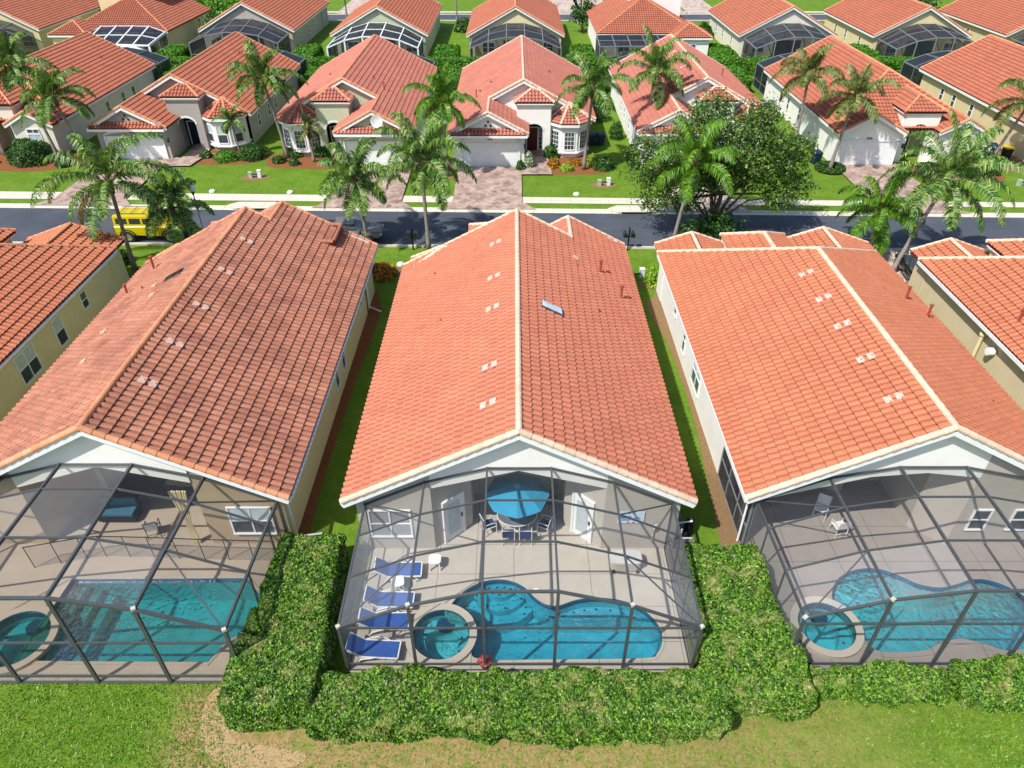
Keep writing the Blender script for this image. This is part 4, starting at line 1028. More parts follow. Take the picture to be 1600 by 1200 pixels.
# windows and doors on the near row (house frames are turned half round: local x is -X)
def nearwin(root, hx, hy, X_, Y_, z, wd, h, wface, **kw):
    window(root, (hx - X_, hy - Y_, z), wd, h, wface + PI, **kw)
def rearY(root, hx, hy, Y_, X_, *a, **k): pass
nearwin(hc, .17, 37.05, -4.72, 18.65, 1.5, 1.5, 1.35, -PI / 2, blind='full')
door(hc, (.17 + 2.5, 37.05 - 19.36, .05), .85, 2.15, -math.atan2(1.3, 1.4) + PI / 2 + PI * 0 + 0, 'white', True, 'patio_door') if False else None
fcL = math.atan2(-1.4, 1.3)            # outward normal (world) of the left angled wall
def neardoor(root, hx, hy, X_, Y_, fc, **kw): return door(root, (hx - X_, hy - Y_, .05), kw.get('wd', .85), 2.15, fc + PI, 'white', True, 'patio_door')
neardoor(hc, .17, 37.05, .17 - 2.55, 18.65 + .65, math.atan2(-1.4, 1.3)); neardoor(hc, .17, 37.05, .17 + 2.55, 18.65 + .65, math.atan2(-1.4, -1.3))
g = MB(); g.slab([(-1.7, r_ - 2.97, .1), (1.7, r_ - 2.97, .1), (1.7, r_ - 2.97, 2.4), (-1.7, r_ - 2.97, 2.4)], .03); g.build('sliding_door', 'blind', hc)
nearwin(hl, -14.83, 37.3, -10.1, 18.85, 1.45, 1.55, 1.35, -PI / 2, blind=.5)
g = MB(); g.slab([(-1.6, r_ - 2.57, .1), (2.3, r_ - 2.57, .1), (2.3, r_ - 2.57, 2.4), (-1.6, r_ - 2.57, 2.4)], .03); g.build('sliding_door', 'glass', hl)
for Y_ in (28.3, 29.9): nearwin(hl, -14.83, 37.3, -14.83 + 6.08, Y_, 1.5, .55, 1.35, 0, cols=1)
nearwin(hl, -14.83, 37.3, -14.83 + 6.08, 35.2, 1.7, .4, .6, 0, cols=1, rows=1)
nearwin(hr, 15.1, 32.3, 9.02, 28.4, 1.45, 1.5, 1.5, PI, blind=.5); nearwin(hr, 15.1, 32.3, 9.02, 31.5, 1.45, .5, 1.4, PI, cols=1); nearwin(hr, 15.1, 32.3, 9.02, 34.2, 1.7, .5, .6, PI, cols=1, rows=1)
nearwin(hr, 15.1, 32.3, 13.4, 21.85, 1.6, 1.1, .9, -PI / 2, blind='full'); nearwin(hr, 15.1, 32.3, 17.9, 18.85, 1.5, .6, 1.0, -PI / 2, cols=1); nearwin(hr, 15.1, 32.3, 19.9, 18.85, 1.5, 1.5, 1.0, -PI / 2)
for Y_, w_, h_ in ((29.3, 1.5, 1.5), (32.4, .75, 1.5), (35.3, .55, .9)): nearwin(hl0, -30.55, 32.9, -24.47, Y_, 1.5 if h_ > 1 else 1.75, w_, h_, 0, cols=2 if w_ > 1 else 1, blind=.5 if h_ > 1 else None)
nearwin(hr2, 30.3, 31.4, 24.22, 24.6, 1.4, .75, 1.5, PI, cols=1, blind=.4)
# roof fittings; X_, Y_ in scene coordinates
def near_vents(root, hx, hy, pipes, tiles, patches=()):
    for X_, Y_, h_ in pipes: vent_pipe(root, hx - X_, hy - Y_, h_, .06 if h_ > .4 else .035, h_ > .4)
    for X_, Y_ in tiles: roof_patch(root, hx - X_, hy - Y_)
    for X_, Y_ in patches: roof_patch(root, hx - X_, hy - Y_, 'patch', 'mortar_patch', .3, .3, False)
near_vents(hc, .17, 37.05, [(4.62, 34.1, .75), (5.55, 32.2, .75), (4.1, 29.6, .25), (-4.2, 33.8, .22), (-3.4, 28.4, .22), (3.3, 33.6, .2)], [(-.95, y) for y in (34.0, 30.3, 27.4, 22.9, 20.5)], [(3.3, 34.4)])
near_vents(hl, -14.83, 37.3, [(-19.6, 34.8, .8), (-20.2, 32.6, .6), (-18.9, 31.9, .3), (-10.2, 28.3, .2), (-9.9, 33.2, .2)], [(-13.9, y) for y in (34.1, 30.7, 27.4, 24.4, 21.7)], [(-17.9, 31.3), (-19.1, 28.0), (-18.6, 25.2), (-17.3, 29.8)])
near_vents(hr, 15.1, 32.3, [(19.95, 31.6, .75), (20.6, 30.4, .75), (19.6, 22.9, .2), (18.4, 31.2, .2), (11.8, 33.1, .2), (15.0 - .8, 31.4, .15)], [(14.05, y) for y in (30.6, 28.2, 25.9, 23.4, 20.8)])
near_vents(hr2, 30.3, 31.4, [(24.9, 30.0, .7), (26.5, 32.0, .7)], [])
near_vents(hl0, -30.55, 32.9, [(-27.0, 29.5, .25)], [])
def skylight(root, x, y, wd, ln, mat):
    z = RZ - K * abs(x); a = math.atan(K) * (1 if x > 0 else -1); f = MB(); f.box((x, y, z + .12), (ln, wd, .14), ry=a); o = f.build('skylight', 'bronze', root)
    g = MB(); g.box((x, y, z + .20), (ln - .1, wd - .1, .03), ry=a); g.build('skylight_pane', mat, o)
skylight(hc, .17 - 1.72, 37.05 - 27.75, .55, 1.1, 'skyglass'); skylight(hl, -14.83 + 16.7, 37.3 - 31.2, .5, 1.1, 'darkglass')
# roof well on the left house: dark red box recess rimmed with ridge tiles
wl = MB(); zc = 3.62
for dx, dy, sx, sy in ((0, 1.15, 1.6, .12), (0, -1.15, 1.6, .12), (.8, 0, .12, 2.4), (-.8, 0, .12, 2.4)): wl.box((-3.75 + dx, -1.15 + dy, zc), (sx, sy, 1.5))
wo_ = wl.build('roof_well', 'wellred', hl); f = MB(); f.box((-3.75, -1.15, zc + .5), (1.5, 2.2, .1)); f.build('well_floor', 'wellred', wo_)
rf = Roof()
for p, q in (((-4.55, -2.3), (-2.95, -2.3)), ((-4.55, 0), (-2.95, 0)), ((-4.55, -2.3), (-4.55, 0)), ((-2.95, -2.3), (-2.95, 0))): rf.cap((p[0], p[1], zc + .75), (q[0], q[1], zc + .75))
rf.caps.build('well_rim_tiles', 'tile_left', wo_)
# downspouts
def pipe(root, pts, mat='white', r=.045, name='downspout'): MB().tube(pts, r, 6).build(name, mat, root)
pipe(hl, [(-6.45, 18.3, 2.75), (-6.2, 18.25, 2.4), (-6.2, 18.2, .35), (-6.35, 18.1, .15), (-7.1, 17.9, .08)]); pipe(hl, [(-6.45, .6, 2.75), (-6.2, .55, 2.4), (-6.2, .5, .4), (-6.9, .6, .12)])
pipe(hr, [(6.2, 13.3, 2.7), (6.2, 13.3, .1)])
for hh in (hl, hl0): MB().beam((-6.56, -.2 if hh is hl else -6, 2.86), (-6.56, 18.6 if hh is hl else 14.4, 2.86), .1, .1).build('gutter', 'white', hh)
# gas meter bits on the right-hand neighbour's wall
b = MB(); b.tube([(6.2, 1.75, 2.0), (6.5, 1.75, 2.0)], .2, 12); b.build('wall_vent', 'globe', hr2); b = MB(); b.tube([(6.3, .7, 1.0), (6.3, .7, 2.3)], .1, 8); b.tube([(6.3, .7, 2.3), (6.3, .7, 2.42)], .16, 8); b.build('wall_flue', 'st_cream', hr2)

# ---- near pool cages
cage(.19, 13.43, 18.62, 'grey-framed screen cage over the kidney-shaped pool in the centre', zf=(2.44, 3.55, 4.24), zr=(2.6, 3.72, 4.42), rail_z=2.40, sheen=[(0, 0), (0, 1), (1, 0), (3, 0), (4, 0), (2, 0)][:2] + [(4, 0)])
cage(-15.05, 13.0, 18.8, 'dark-framed screen cage over the teal pool at the lower left', xs=(6.15, 3.7, 1.3), zf=(2.9, 3.95, 4.5), zr=(2.55, 3.75, 4.42), rail_z=2.25, t=.078, purl=(.4, .78), sheen=[(2, 1), (2, 2), (1, 1), (3, 0)])
cage(15.15, 13.45, 18.8, 'dark-framed screen cage over the pool at the lower right', xs=(6.05, 3.6, 1.2), zf=(2.9, 3.8, 4.25), zr=(2.6, 3.75, 4.3), rail_z=2.6, purl=(.36, .72), sheen=[(0, 0), (1, 0)])
# screened side wall of the right house's open lanai
sw = empty('screen_panel', (9.02, 18.8, 0), 0, 'screened side opening in the white wall of the orange-roofed house at the right', 'screen panel')
f = MB()
for y in (0, 1.35, 2.7, 4.0): f.beam((0, y, 0), (0, y, 2.65), .06, .06)
for z in (.05, 1.1, 2.62): f.beam((0, 0, z), (0, 4.0, z), .06, .06)
f.build('frame', 'greymetal', sw); g = MB(); g.add([(0, 0, 0), (0, 4, 0), (0, 4, 2.65), (0, 0, 2.65)], [(0, 1, 2, 3)]); g.build('screen', 'screen_dark', sw)

# ---- pools
def arcpoly(c, r0, a0, a1, n=16, chord=True): return [(c[0] + r0 * math.cos(R(a)), c[1] + r0 * math.sin(R(a))) for a in np.linspace(a0, a1, n)]
def inter(poly, loop):  # keep bench polygons inside the pool outline (Sutherland-Hodgman on a convex bench)
    out = [tuple(p) for p in loop]; s = 1 if area(poly) > 0 else -1; n = len(poly)
    for i in range(n):
        a, b = poly[i], poly[(i + 1) % n]; res = []
        ins = lambda p: s * ((b[0] - a[0]) * (p[1] - a[1]) - (b[1] - a[1]) * (p[0] - a[0])) >= 0
        for j in range(len(out)):
            p, q = out[j - 1], out[j]; ip, iq = ins(p), ins(q)
            if ip != iq:
                d1 = (b[0] - a[0]) * (p[1] - a[1]) - (b[1] - a[1]) * (p[0] - a[0]); d2 = (b[0] - a[0]) * (q[1] - a[1]) - (b[1] - a[1]) * (q[0] - a[0]); t = d1 / (d1 - d2)
                res.append((p[0] + (q[0] - p[0]) * t, p[1] + (q[1] - p[1]) * t))
            if iq: res.append(q)
        out = res
        if not out: return []
    return out
cin = offset(C_POOL, -.03)
pool(C_POOL, 'kidney-shaped swimming pool with round entry steps in the centre screen cage', 'water',
     benches=[(inter(circ((-.55, 17.15), .62 + .42 * k, 24), cin), -.28 - .27 * k) for k in range(3)] + [(inter(rect(1.3, 5.3, 15.75, 16.6), cin), -.5)], cmat='deck', coping=.1)
def spa(loop, label, water, c, r, mat, deckmat):
    o = pool(loop, label, water, depth=1.0, coping=.26, cmat=mat, name='hot_tub', rim=.14, cat='hot tub', wz=.04,
             benches=[])
    b = MB(); n = 36; ri = r * .60
    ang = [k / n * 2 * PI for k in range(n + 1)]
    b.add([(r * .985 * math.cos(t), r * .985 * math.sin(t), -.42) for t in ang] + [((ri + .05 * math.sin(3 * t)) * math.cos(t), (ri + .05 * math.sin(3 * t)) * math.sin(t) - .03, -.42) for t in ang] + [((ri + .05 * math.sin(3 * t)) * math.cos(t), (ri + .05 * math.sin(3 * t)) * math.sin(t) - .03, -1.0) for t in ang],
          [(i + k * (n + 1), i + 1 + k * (n + 1), i + 1 + (k + 1) * (n + 1), i + (k + 1) * (n + 1)) for k in (0, 1) for i in range(n)])
    b.build('bench', 'plaster', o)
    b = MB()
    for k in range(8): b.box((r * .72 * math.cos(k * .785 + .3), r * .72 * math.sin(k * .785 + .3), -.41), (.07, .07, .03))
    b.lathe((r * .8 * .1, r * .72, -.35), [(.34, -.07), (.32, 0), (0, .01)], 14)
    b.build('marker_tile', 'pooltile', o)
    return o
spa(C_SPA, 'round hot tub beside the kidney-shaped pool in the centre cage', 'spa_water', (-2.55, 14.72), 1.0, 'coping', 'deck')
lin = offset(L_POOL, -.03)
pool(L_POOL, 'rectangular teal swimming pool in the lower left screen cage', 'water_teal', cmat='deck_tan', coping=.12,
     benches=[(inter(rect(-17, -16.2 + .45 * k, 13.9, 17.1), lin), -.3 - .28 * k) for k in range(3)])
spa(L_SPA, 'round hot tub with tan rim at the lower left edge', 'water_teal', (-17.35, 14.55), 1.12, 'deck_tan', 'deck_tan')
rin = offset(R_POOL, -.03)
pool(R_POOL, 'curved light blue swimming pool in the lower right screen cage', 'water_light', cmat='deck_mauve', coping=.2,
     benches=[(inter(circ((13.4, 17.9), .85 + .36 * k, 24), rin), -.26 - .24 * k) for k in range(4)])
spa(R_SPA, 'round hot tub beside the curved pool in the lower right cage', 'water_light', (11.05, 15.05), .98, 'coping', 'deck_mauve')

# ================================================================== pool furniture
Z0 = .05
def lounger(x, y, rz, label, back=38):
    o = empty('sun_lounger', (x, y, Z0), rz, label, 'sun lounger', 'blue loungers by the centre pool')
    f = MB(); hb = .32; Lb = 1.12; bl = .62; a = R(back)
    ex = -Lb / 2 - bl * math.cos(a); ez = hb + bl * math.sin(a)
    for s in (-.33, .33):
        f.beam((-Lb / 2, s, hb), (Lb / 2 + .1, s, hb), .045, .05); f.beam((-Lb / 2, s, hb), (ex, s, ez), .045, .05)
        f.tube([(Lb / 2 - .15, s, 0), (Lb / 2 - .05, s * 1.05, .18), (Lb / 2 - .15, s, hb)], .022, 6)
        f.tube([(-.75, s * 1.12, .02), (-.55, s * 1.2, .28), (-.05, s * 1.22, .46), (.25, s * 1.1, .36), (.3, s, .3)], .024, 6)
        f.tube([(-.75, s * 1.1, .02), (-.5, s, hb)], .022, 6)
    f.beam((Lb / 2 + .1, -.33, hb), (Lb / 2 + .1, .33, hb), .045, .05); f.beam((ex, -.33, ez), (ex, .33, ez), .045, .05)
    f.build('frame', 'plastic_white', o)
    g = MB(); m = 8
    g.slab([(-Lb / 2, -.3, hb + .02), (Lb / 2 + .06, -.3, hb + .02), (Lb / 2 + .06, .3, hb + .02), (-Lb / 2, .3, hb + .02)], .02); g.build('seat', 'sling', o)
    g = MB(); g.slab([(-Lb / 2, -.3, hb + .02), (ex + .03, -.3, ez + .0), (ex + .03, .3, ez + .0), (-Lb / 2, .3, hb + .02)], .02); g.build('backrest', 'sling', o)
    return o
lounger(-4.15, 17.35, R(2), 'blue sling sun lounger farthest from the camera, nearest the house window')
lounger(-4.3, 16.0, R(-1), 'blue sling sun lounger second from the house, behind the white side table')
lounger(-4.35, 15.1, R(1), 'blue sling sun lounger third from the house, beside the hot tub')
lounger(-4.55, 14.0, R(-3), 'blue sling sun lounger nearest the camera, at the front corner of the cage')
def side_table(x, y, rz, label):
    o = empty('side_table', (x, y, Z0), rz, label, 'side table', 'white plastic side tables')
    t = MB(); t.prism([(.24 * math.copysign(abs(math.cos(a)) ** .5, math.cos(a)), .24 * math.copysign(abs(math.sin(a)) ** .5, math.sin(a))) for a in np.linspace(0, 2 * PI, 25)[:-1]], .42, .46); t.build('table_top', 'plastic_white', o)
    for sx in (-1, 1):
        for sy in (-1, 1):
            l = MB(); l.beam((sx * .2, sy * .2, 0), (sx * .17, sy * .17, .42), .05, .05, (1, 0, 0)); l.build('leg', 'plastic_white', o)
side_table(-4.3, 16.72, .2, 'white plastic side table between the two farthest blue loungers')
side_table(-3.02, 17.75, 0, 'white plastic side table standing alone by the angled lanai wall')
# dining set
t = empty('dining_table', (.12, 19.75, Z0), 0, 'oval glass-topped patio table under the turquoise umbrella', 'table')
b = MB(); b.prism(circ((0, 0), .78, 28, .75), .70, .715); b.build('table_top', 'glasstop', t)
b = MB(); pts = [(.79 * math.cos(a), .59 * math.sin(a), .71) for a in np.linspace(0, 2 * PI, 29)]; b.tube(pts, .02, 6, False); b.build('rim', 'plastic_white', t)
for sx in (-1, 1):
    for sy in (-1, 1): l = MB(); l.tube([(sx * .5, sy * .4, 0), (sx * .45, sy * .33, .35), (sx * .5, sy * .38, .7)], .018, 6); l.build('leg', 'plastic_white', t)
u = empty('patio_umbrella', (.12, 19.75, Z0), 0, 'turquoise patio umbrella open over the dining table', 'umbrella')
l = MB(); l.tube([(0, 0, 0), (0, 0, 2.36)], .02, 8); l.lathe((0, 0, 0), [(.22, 0), (.22, .05), (.05, .1), (.03, .3)], 16); l.build('pole', 'plastic_white', u)
cn = MB(); N = 8; rc = 1.28; V = [(0, 0, 2.42)]
for ring, (rr, zz) in enumerate(((.5, 2.27), (.95, 2.09), (rc, 1.90))):
    for k in range(N * 4):
        a = 2 * PI * k / (N * 4) - PI / 2; sc = 1 - (.075 * abs(math.sin(a * N / 2 + PI / 2 * 0 + N * PI / 4)) if ring else .03 * 0)
        sag = -.035 * abs(math.sin((a + PI / 2) * N / 2)) * (ring + 1) / 3
        V.append((rr * sc * math.cos(a), rr * sc * math.sin(a), zz + sag))
m = N * 4; F = [(0, 1 + k, 1 + (k + 1) % m) for k in range(m)] + [(1 + r * m + k, 1 + (r + 1) * m + k, 1 + (r + 1) * m + (k + 1) % m, 1 + r * m + (k + 1) % m) for r in (0, 1) for k in range(m)]
cn.add(V, F); cn.build('canopy', 'umb', u)
l = MB(); l.lathe((0, 0, 2.38), [(.16, 0), (.1, .08), (0, .13)], 12); l.build('vent_cap', 'umb', u)
rb_ = MB()
for k in range(8): a = 2 * PI * k / 8 - PI / 2; rb_.tube([(0, 0, 2.36), (rc * .98 * math.cos(a), rc * .98 * math.sin(a), 1.885)], .009, 5)
rb_.build('rib', 'plastic_white', u)
def chair(x, y, rz, label, mat='navy', fmat='plastic_white', group='blue mesh chairs round the patio table', name='patio_chair'):
    o = empty(name, (x, y, Z0), rz, label, 'chair', group)      # backrest at -y
    f = MB()
    for s in (-.24, .24):
        f.tube([(s, -.26, 0), (s, -.22, .42), (s, -.30, .92)], .016, 6); f.tube([(s, .24, 0), (s, .22, .44)], .016, 6); f.tube([(s, -.25, .64), (s, .05, .66), (s, .23, .60), (s, .22, .44)], .016, 6)
        f.tube([(s, -.22, .43), (s, .22, .43)], .016, 6)
    f.tube([(-.24, -.30, .92), (.24, -.30, .92)], .016, 6); f.tube([(-.24, .22, .43), (.24, .22, .43)], .014, 6); f.tube([(-.24, -.24, .2), (.24, -.24, .2)], .012, 6)
    f.build('frame', fmat, o)
    g = MB(); g.slab([(-.22, -.22, .44), (.22, -.22, .44), (.22, .22, .44), (-.22, .22, .44)], .014); g.build('seat', mat, o)
    g = MB(); g.slab([(-.22, -.225, .47), (.22, -.225, .47), (.22, -.298, .9), (-.22, -.298, .9)], .014); g.build('backrest', mat, o)
    return o
chair(-.22, 19.02, 0, 'navy mesh patio chair with its back to the pool, left of the pair')
chair(.46, 19.02, 0, 'navy mesh patio chair with its back to the pool, right of the pair')
chair(-1.0, 19.55, R(-65), 'navy mesh patio chair at the left end of the patio table')
chair(1.24, 19.55, R(65), 'navy mesh patio chair at the right end of the patio table')
# grey wheeled storage box, sign board, towel hook, dark grill
o = empty('storage_box', (4.25, 17.75, Z0), 0, 'beige deck storage box with pale lid by the right wall of the centre cage', 'storage box')
b = MB(); rr = [(x * .58, y * .3) for x, y in [(math.copysign(abs(math.cos(a)) ** .4, math.cos(a)), math.copysign(abs(math.sin(a)) ** .4, math.sin(a))) for a in np.linspace(0, 2 * PI, 33)[:-1]]]
b.prism(rr, .08, .5); b.build('body', 'beigeplastic', o); b = MB(); b.prism([(x * 1.05, y * 1.08) for x, y in rr], .502, .58); b.build('lid', 'lidgrey', o)
for s in (-.45, .45): b = MB(); b.tube([(s - .04, -.28, .08), (s + .04, -.28, .08)], .08, 12); b.build('wheel', 'rubber', o)
o = empty('wall_plaque', (4.45, 18.62, 1.55), 0, 'pale blue printed board hung on the wall right of the patio doors', 'sign')
b = MB(); b.prism([(-.5, -.02), (.5, -.02), (.5, .0), (-.5, .0)], 0, .62); b.build('board', 'board', o)
b = MB(); b.box((-.22, -.03, .34), (.42, .012, .12)); b.box((-.2, -.03, .2), (.3, .012, .05)); b.box((.22, -.03, .3), (.24, .012, .04)); b.build('blue_print', 'boardblue', o)
b = MB()
for k in (-.42, -.1, .1): b.box((k, -.03, .06), (.08, .012, .05)); b.box((k * .9, -.03, .54), (.06, .012, .04))
b.build('red_print', 'boardred', o)
o = empty('outdoor_shower', (5.35, 18.55, Z0), 0, 'slim white shower head and pipe on the right wall of the centre cage', 'shower')
b = MB(); b.tube([(0, 0, .5), (0, 0, 1.3), (.02, -.06, 1.5)], .02, 8); b.build('pipe', 'plastic_white', o); b = MB(); b.tube([(.0, -.05, 1.3), (.02, -.12, 1.62)], .05, 8); b.build('shower_head', 'plastic_white', o)
o = empty('kettle_grill', (1.45, 20.6, Z0), 0, 'black kettle barbecue in the shade right of the umbrella', 'barbecue')
b = MB(); b.lathe((0, 0, .55), [(0, 0), (.2, .05), (.29, .2), (.3, .26)], 18); b.build('bowl', 'blackmetal', o); b = MB(); b.lathe((0, 0, .82), [(.3, 0), (.26, .14), (.13, .24), (0, .26)], 18); b.build('lid', 'blackmetal', o)
for k in range(3): b = MB(); b.tube([(.15 * math.cos(k * 2.1), .15 * math.sin(k * 2.1), .6), (.3 * math.cos(k * 2.1), .3 * math.sin(k * 2.1), 0)], .015, 6); b.build('leg', 'chrome', o)
o = empty('skimmer_lid', (.82, 16.62, Z0), 0, 'round white skimmer lid on the deck above the kidney-shaped pool', 'skimmer lid'); b = MB(); b.lathe((0, 0, 0), [(.12, 0), (.12, .012), (0, .014)], 18); b.build('lid', 'white', o)
o = empty('flower_pot', (-.98, 13.56, Z0), 0, 'red flowered pot by the front rail of the centre cage', 'potted plant')
b = MB(); b.lathe((0, 0, 0), [(.12, 0), (.17, .25), (.19, .27)], 14); b.build('pot', 'boots', o)
d = rng.normal(0, 1, (220, 3)); d[:, 2] = abs(d[:, 2]); d /= np.linalg.norm(d, axis=1, keepdims=True); V, F = quads_at(d * np.array([.24, .18, .22]) + np.array([0, 0, .27]), d, .07); link('flowers', np_mesh('flowers', V, F, 'pinkflower'), o)
o = empty('control_panel', (-1.02, 13.78, Z0), 0, 'small dark control box on the pool edge in front of the red flowers', 'control box'); b = MB(); b.box((0, 0, .05), (.34, .14, .1)); b.build('box', 'blackmetal', o)
# left and right cages
chair(-14.45, 19.4, R(20), 'pale sling chair with dark frame in the left lanai', 'lidgrey', 'blackmetal', 'chairs in the side lanais')
chair(12.65, 20.4, R(150), 'white plastic chair in the right lanai, the one nearer the wall', 'plastic_white', 'plastic_white', 'white plastic chairs', 'plastic_chair'); chair(13.05, 19.45, R(10), 'white plastic chair in the right lanai, the one nearer the pool', 'plastic_white', 'plastic_white', 'white plastic chairs', 'plastic_chair')
o = empty('wall_drape', (-12.6, 18.9, Z0), 0, 'beige curtain tied back at the left lanai opening', 'curtain'); b = MB()
for k in range(7): b.tube([(k * .1 - .3, .02 * (k % 2), 2.9), (k * .03 - .1, .03 * (k % 2), 1.2), (k * .05 - .15, .02, .05)], [.045, .025, .035], 6)
b.build('cloth', 'st_sand', o)
o = empty('outdoor_sofa', (-16.2, 20.3, Z0), 0, 'teal cushioned seat in the shade of the left lanai', 'sofa'); b = MB(); b.box((0, 0, .25), (1.5, .7, .3)); b.box((0, .32, .6), (1.5, .14, .5)); b.build('frame', 'blackmetal', o); b = MB(); b.box((0, -.03, .46), (1.4, .6, .12)); b.box((0, .22, .7), (1.4, .1, .4)); b.build('cushion', 'teal_dim', o)
# removable mesh fence round the teal pool
o = empty('pool_fence', (-13.5, 18.05, Z0), 0, 'low dark mesh safety fence between the teal pool and the left lanai', 'fence')
fp = [(-18.4 + 13.5, 17.7 - 18.05), (-16.6 + 13.5, 18.15 - 18.05), (-15.9 + 13.5, 18.25 - 18.05), (-14.0 + 13.5, 18.2 - 18.05), (-12 + 13.5, 18.1 - 18.05), (-9.1 + 13.5, 18.0 - 18.05)]
g = MB(); f = MB()
for (ax_, ay_), (bx_, by_) in zip(fp, fp[1:]):
    g.add([(ax_, ay_, .03), (bx_, by_, .03), (bx_, by_, 1.15), (ax_, ay_, 1.15)], [(0, 1, 2, 3)]); k = max(1, round(math.hypot(bx_ - ax_, by_ - ay_) / .85))
    for i in range(k + 1): t = i / k; f.tube([(ax_ + (bx_ - ax_) * t, ay_ + (by_ - ay_) * t, 0), (ax_ + (bx_ - ax_) * t, ay_ + (by_ - ay_) * t, 1.2)], .016, 5)
    f.beam((ax_, ay_, 1.16), (bx_, by_, 1.16), .025, .03)
g.build('mesh', 'screen', o); f.build('posts', 'blackmetal', o)
# pool equipment outside the right wall of the centre house
o = empty('pool_pump', (6.75, 19.0, 0), 0, 'white and black pool pump and pipes beside the right wall of the centre house', 'pool pump')
b = MB(); b.tube([(-.3, .2, .25), (.15, .2, .25)], .14, 12); b.lathe((.3, .5, 0), [(.2, 0), (.22, .5), (.15, .75), (0, .8)], 14); b.build('tank', 'blackmetal', o)
b = MB(); b.tube([(-.3, .2, .3), (-.3, .2, .9), (.3, .3, .9), (.3, .5, .8)], .035, 6); b.tube([(.3, -.3, .05), (.3, -.3, .6), (-.25, -.3, .6), (-.25, -.3, 1.1)], .035, 6); b.tube([(.1, -.6, .1), (.3, .0, .12)], .05, 6); b.build('pipes', 'plastic_white', o)

# ================================================================== hedges round the near row
hedge('hedge', -9.05, -6.15, 11.35, 15.0, 1.45, 'front half of the tall clipped hedge left of the centre cage, with yellow tips', dens=2100, group='clipped hedges round the centre pool')
hedge('hedge', -8.75, -6.35, 14.8, 18.2, 1.55, 'rear half of the tall clipped hedge left of the centre cage', dens=1900, group='clipped hedges round the centre pool')
hedge('hedge', -6.4, -.6, 11.05, 12.85, 1.15, 'left half of the long low hedge in front of the centre cage', dens=2600, rough=.24, group='clipped hedges round the centre pool')
hedge('hedge', -.8, 6.5, 10.95, 12.9, 1.12, 'right half of the long low hedge in front of the centre cage', dens=2600, rough=.24, group='clipped hedges round the centre pool')
hedge('hedge', 6.3, 9.05, 14.2, 17.7, 1.5, 'rear part of the tall clipped hedge right of the centre cage', dens=1900, group='clipped hedges round the centre pool')
hedge('hedge', 6.25, 9.35, 11.7, 14.4, 1.45, 'front part of the tall clipped hedge right of the centre cage', dens=2100, group='clipped hedges round the centre pool')
hedge('hedge', 9.3, 11.2, 12.3, 13.3, .85, 'short shaggy hedge just right of the tall clipped hedge', dens=2400, rough=.3, rnd=.35)
hedge('hedge', 11.0, 14.1, 12.25, 13.3, .85, 'shaggy low hedge in the middle of the lower right cage front', dens=2400, rough=.3, rnd=.35)
hedge('hedge', 14.2, 17.2, 11.9, 13.35, 1.0, 'rounded shrub hedge at the lower right corner', dens=2500, rough=.3, rnd=.45)

# ================================================================== middle row (fronts to the camera)
m1 = house('bungalow', 'cream bungalow with deep red tile roof and arched entry at the left, behind two palms', -47.2, 71.5, 0, 'B', 'st_pale', 'tile_far', 'cap_orange', L=14.8, ns=4)
m2 = house('bungalow', 'grey bungalow with tile roof, arched white garage trim and curved bay, second from the left', -30.75, 67.4, 0, 'A', 'st_grey', 'tile_far', 'cap_orange', L=18.8, ns=4, facade=2)
m3 = house('bungalow', 'sage green bungalow with bay on its left side and a white dish on its gable', -15.1, 66.0, 0, 'A', 'st_sage', 'tile_pink', 'cap_orange', L=18.6, ns=4, mir=-1, doorm='white')
m4 = house('bungalow', 'white bungalow with dark red front door and octagonal bay, across the road in the centre', .85, 65.6, 0, 'A', 'st_white', 'tile_pink', 'cap_cream', L=18.6, ns=4, doorm='reddoor')
m5 = house('bungalow', 'bungalow with faded pink-red roof partly hidden behind the big leafy tree', 17.1, 66.2, 0, 'A', 'st_white', 'tile_pink', 'cap_cream', L=18.6, ns=4)
m6 = house('bungalow', 'white bungalow with hipped orange roof and tall arched entry, right of the big tree', 34.3, 69.3, 0, 'B', 'st_white', 'tile_far', 'cap_orange', L=14.8, ns=4)
m7 = house('bungalow', 'tan-walled bungalow with plain long roof cut by the right edge, across the road', 51.8, 70.4, 0, 'B', 'st_sand', 'tile_far', 'cap_orange', L=14.2, ns=4, facade=True)
for hh, lst in ((m1, [(3.2, 10)]), (m2, [(2, 13), (3.5, 8)]), (m3, [(3.2, 2.5), (2.0, 4.2), (-2.4, 6)]), (m4, [(-4.3, 2.4), (-3.0, 4.8), (-4, 3.8), (2.6, 8)]), (m5, [(3.1, 7), (5.4, 4.5), (5.9, 5.2)]), (m6, [(-2.0, 4.5), (-3.2, 3.5)])):
    for i, (x, y) in enumerate(lst): vent_pipe(hh, x, y, .75 if i == 0 and hh in (m3, m4, m5) else .25, .05)
for k, (hh, s) in enumerate(((m1, 1), (m2, 1), (m3, 1), (m4, 1), (m5, -1), (m6, -1), (m7, -1))):
    for y in (3.0, 6.5, 9.0): window(hh, (s * 6.08, y, 1.55), .6, 1.1, 0 if s > 0 else PI, 1, 2)
for k in range(4): roof_patch(m1, -1.3, 3.0 + 2.6 * k)
for k in range(3): roof_patch(m5, -1.0, 6.0 + 3 * k)
o = empty('satellite_dish', (-11.5, 60.9, 4.15), 0, 'round white satellite dish on the gable of the sage green house', 'satellite dish')
b = MB(); b.lathe((0, 0, 0), [(0, .0), (.25, .03), (.52, .13), (.50, .10), (.25, -.01), (0, -.03)], 24); d_ = b.build('dish', 'lidgrey', o); d_.rotation_euler = (R(75), 0, 0); b = MB(); b.tube([(0, .1, 0), (0, .3, -.4)], .03, 6); b.build('bracket', 'chrome', o)
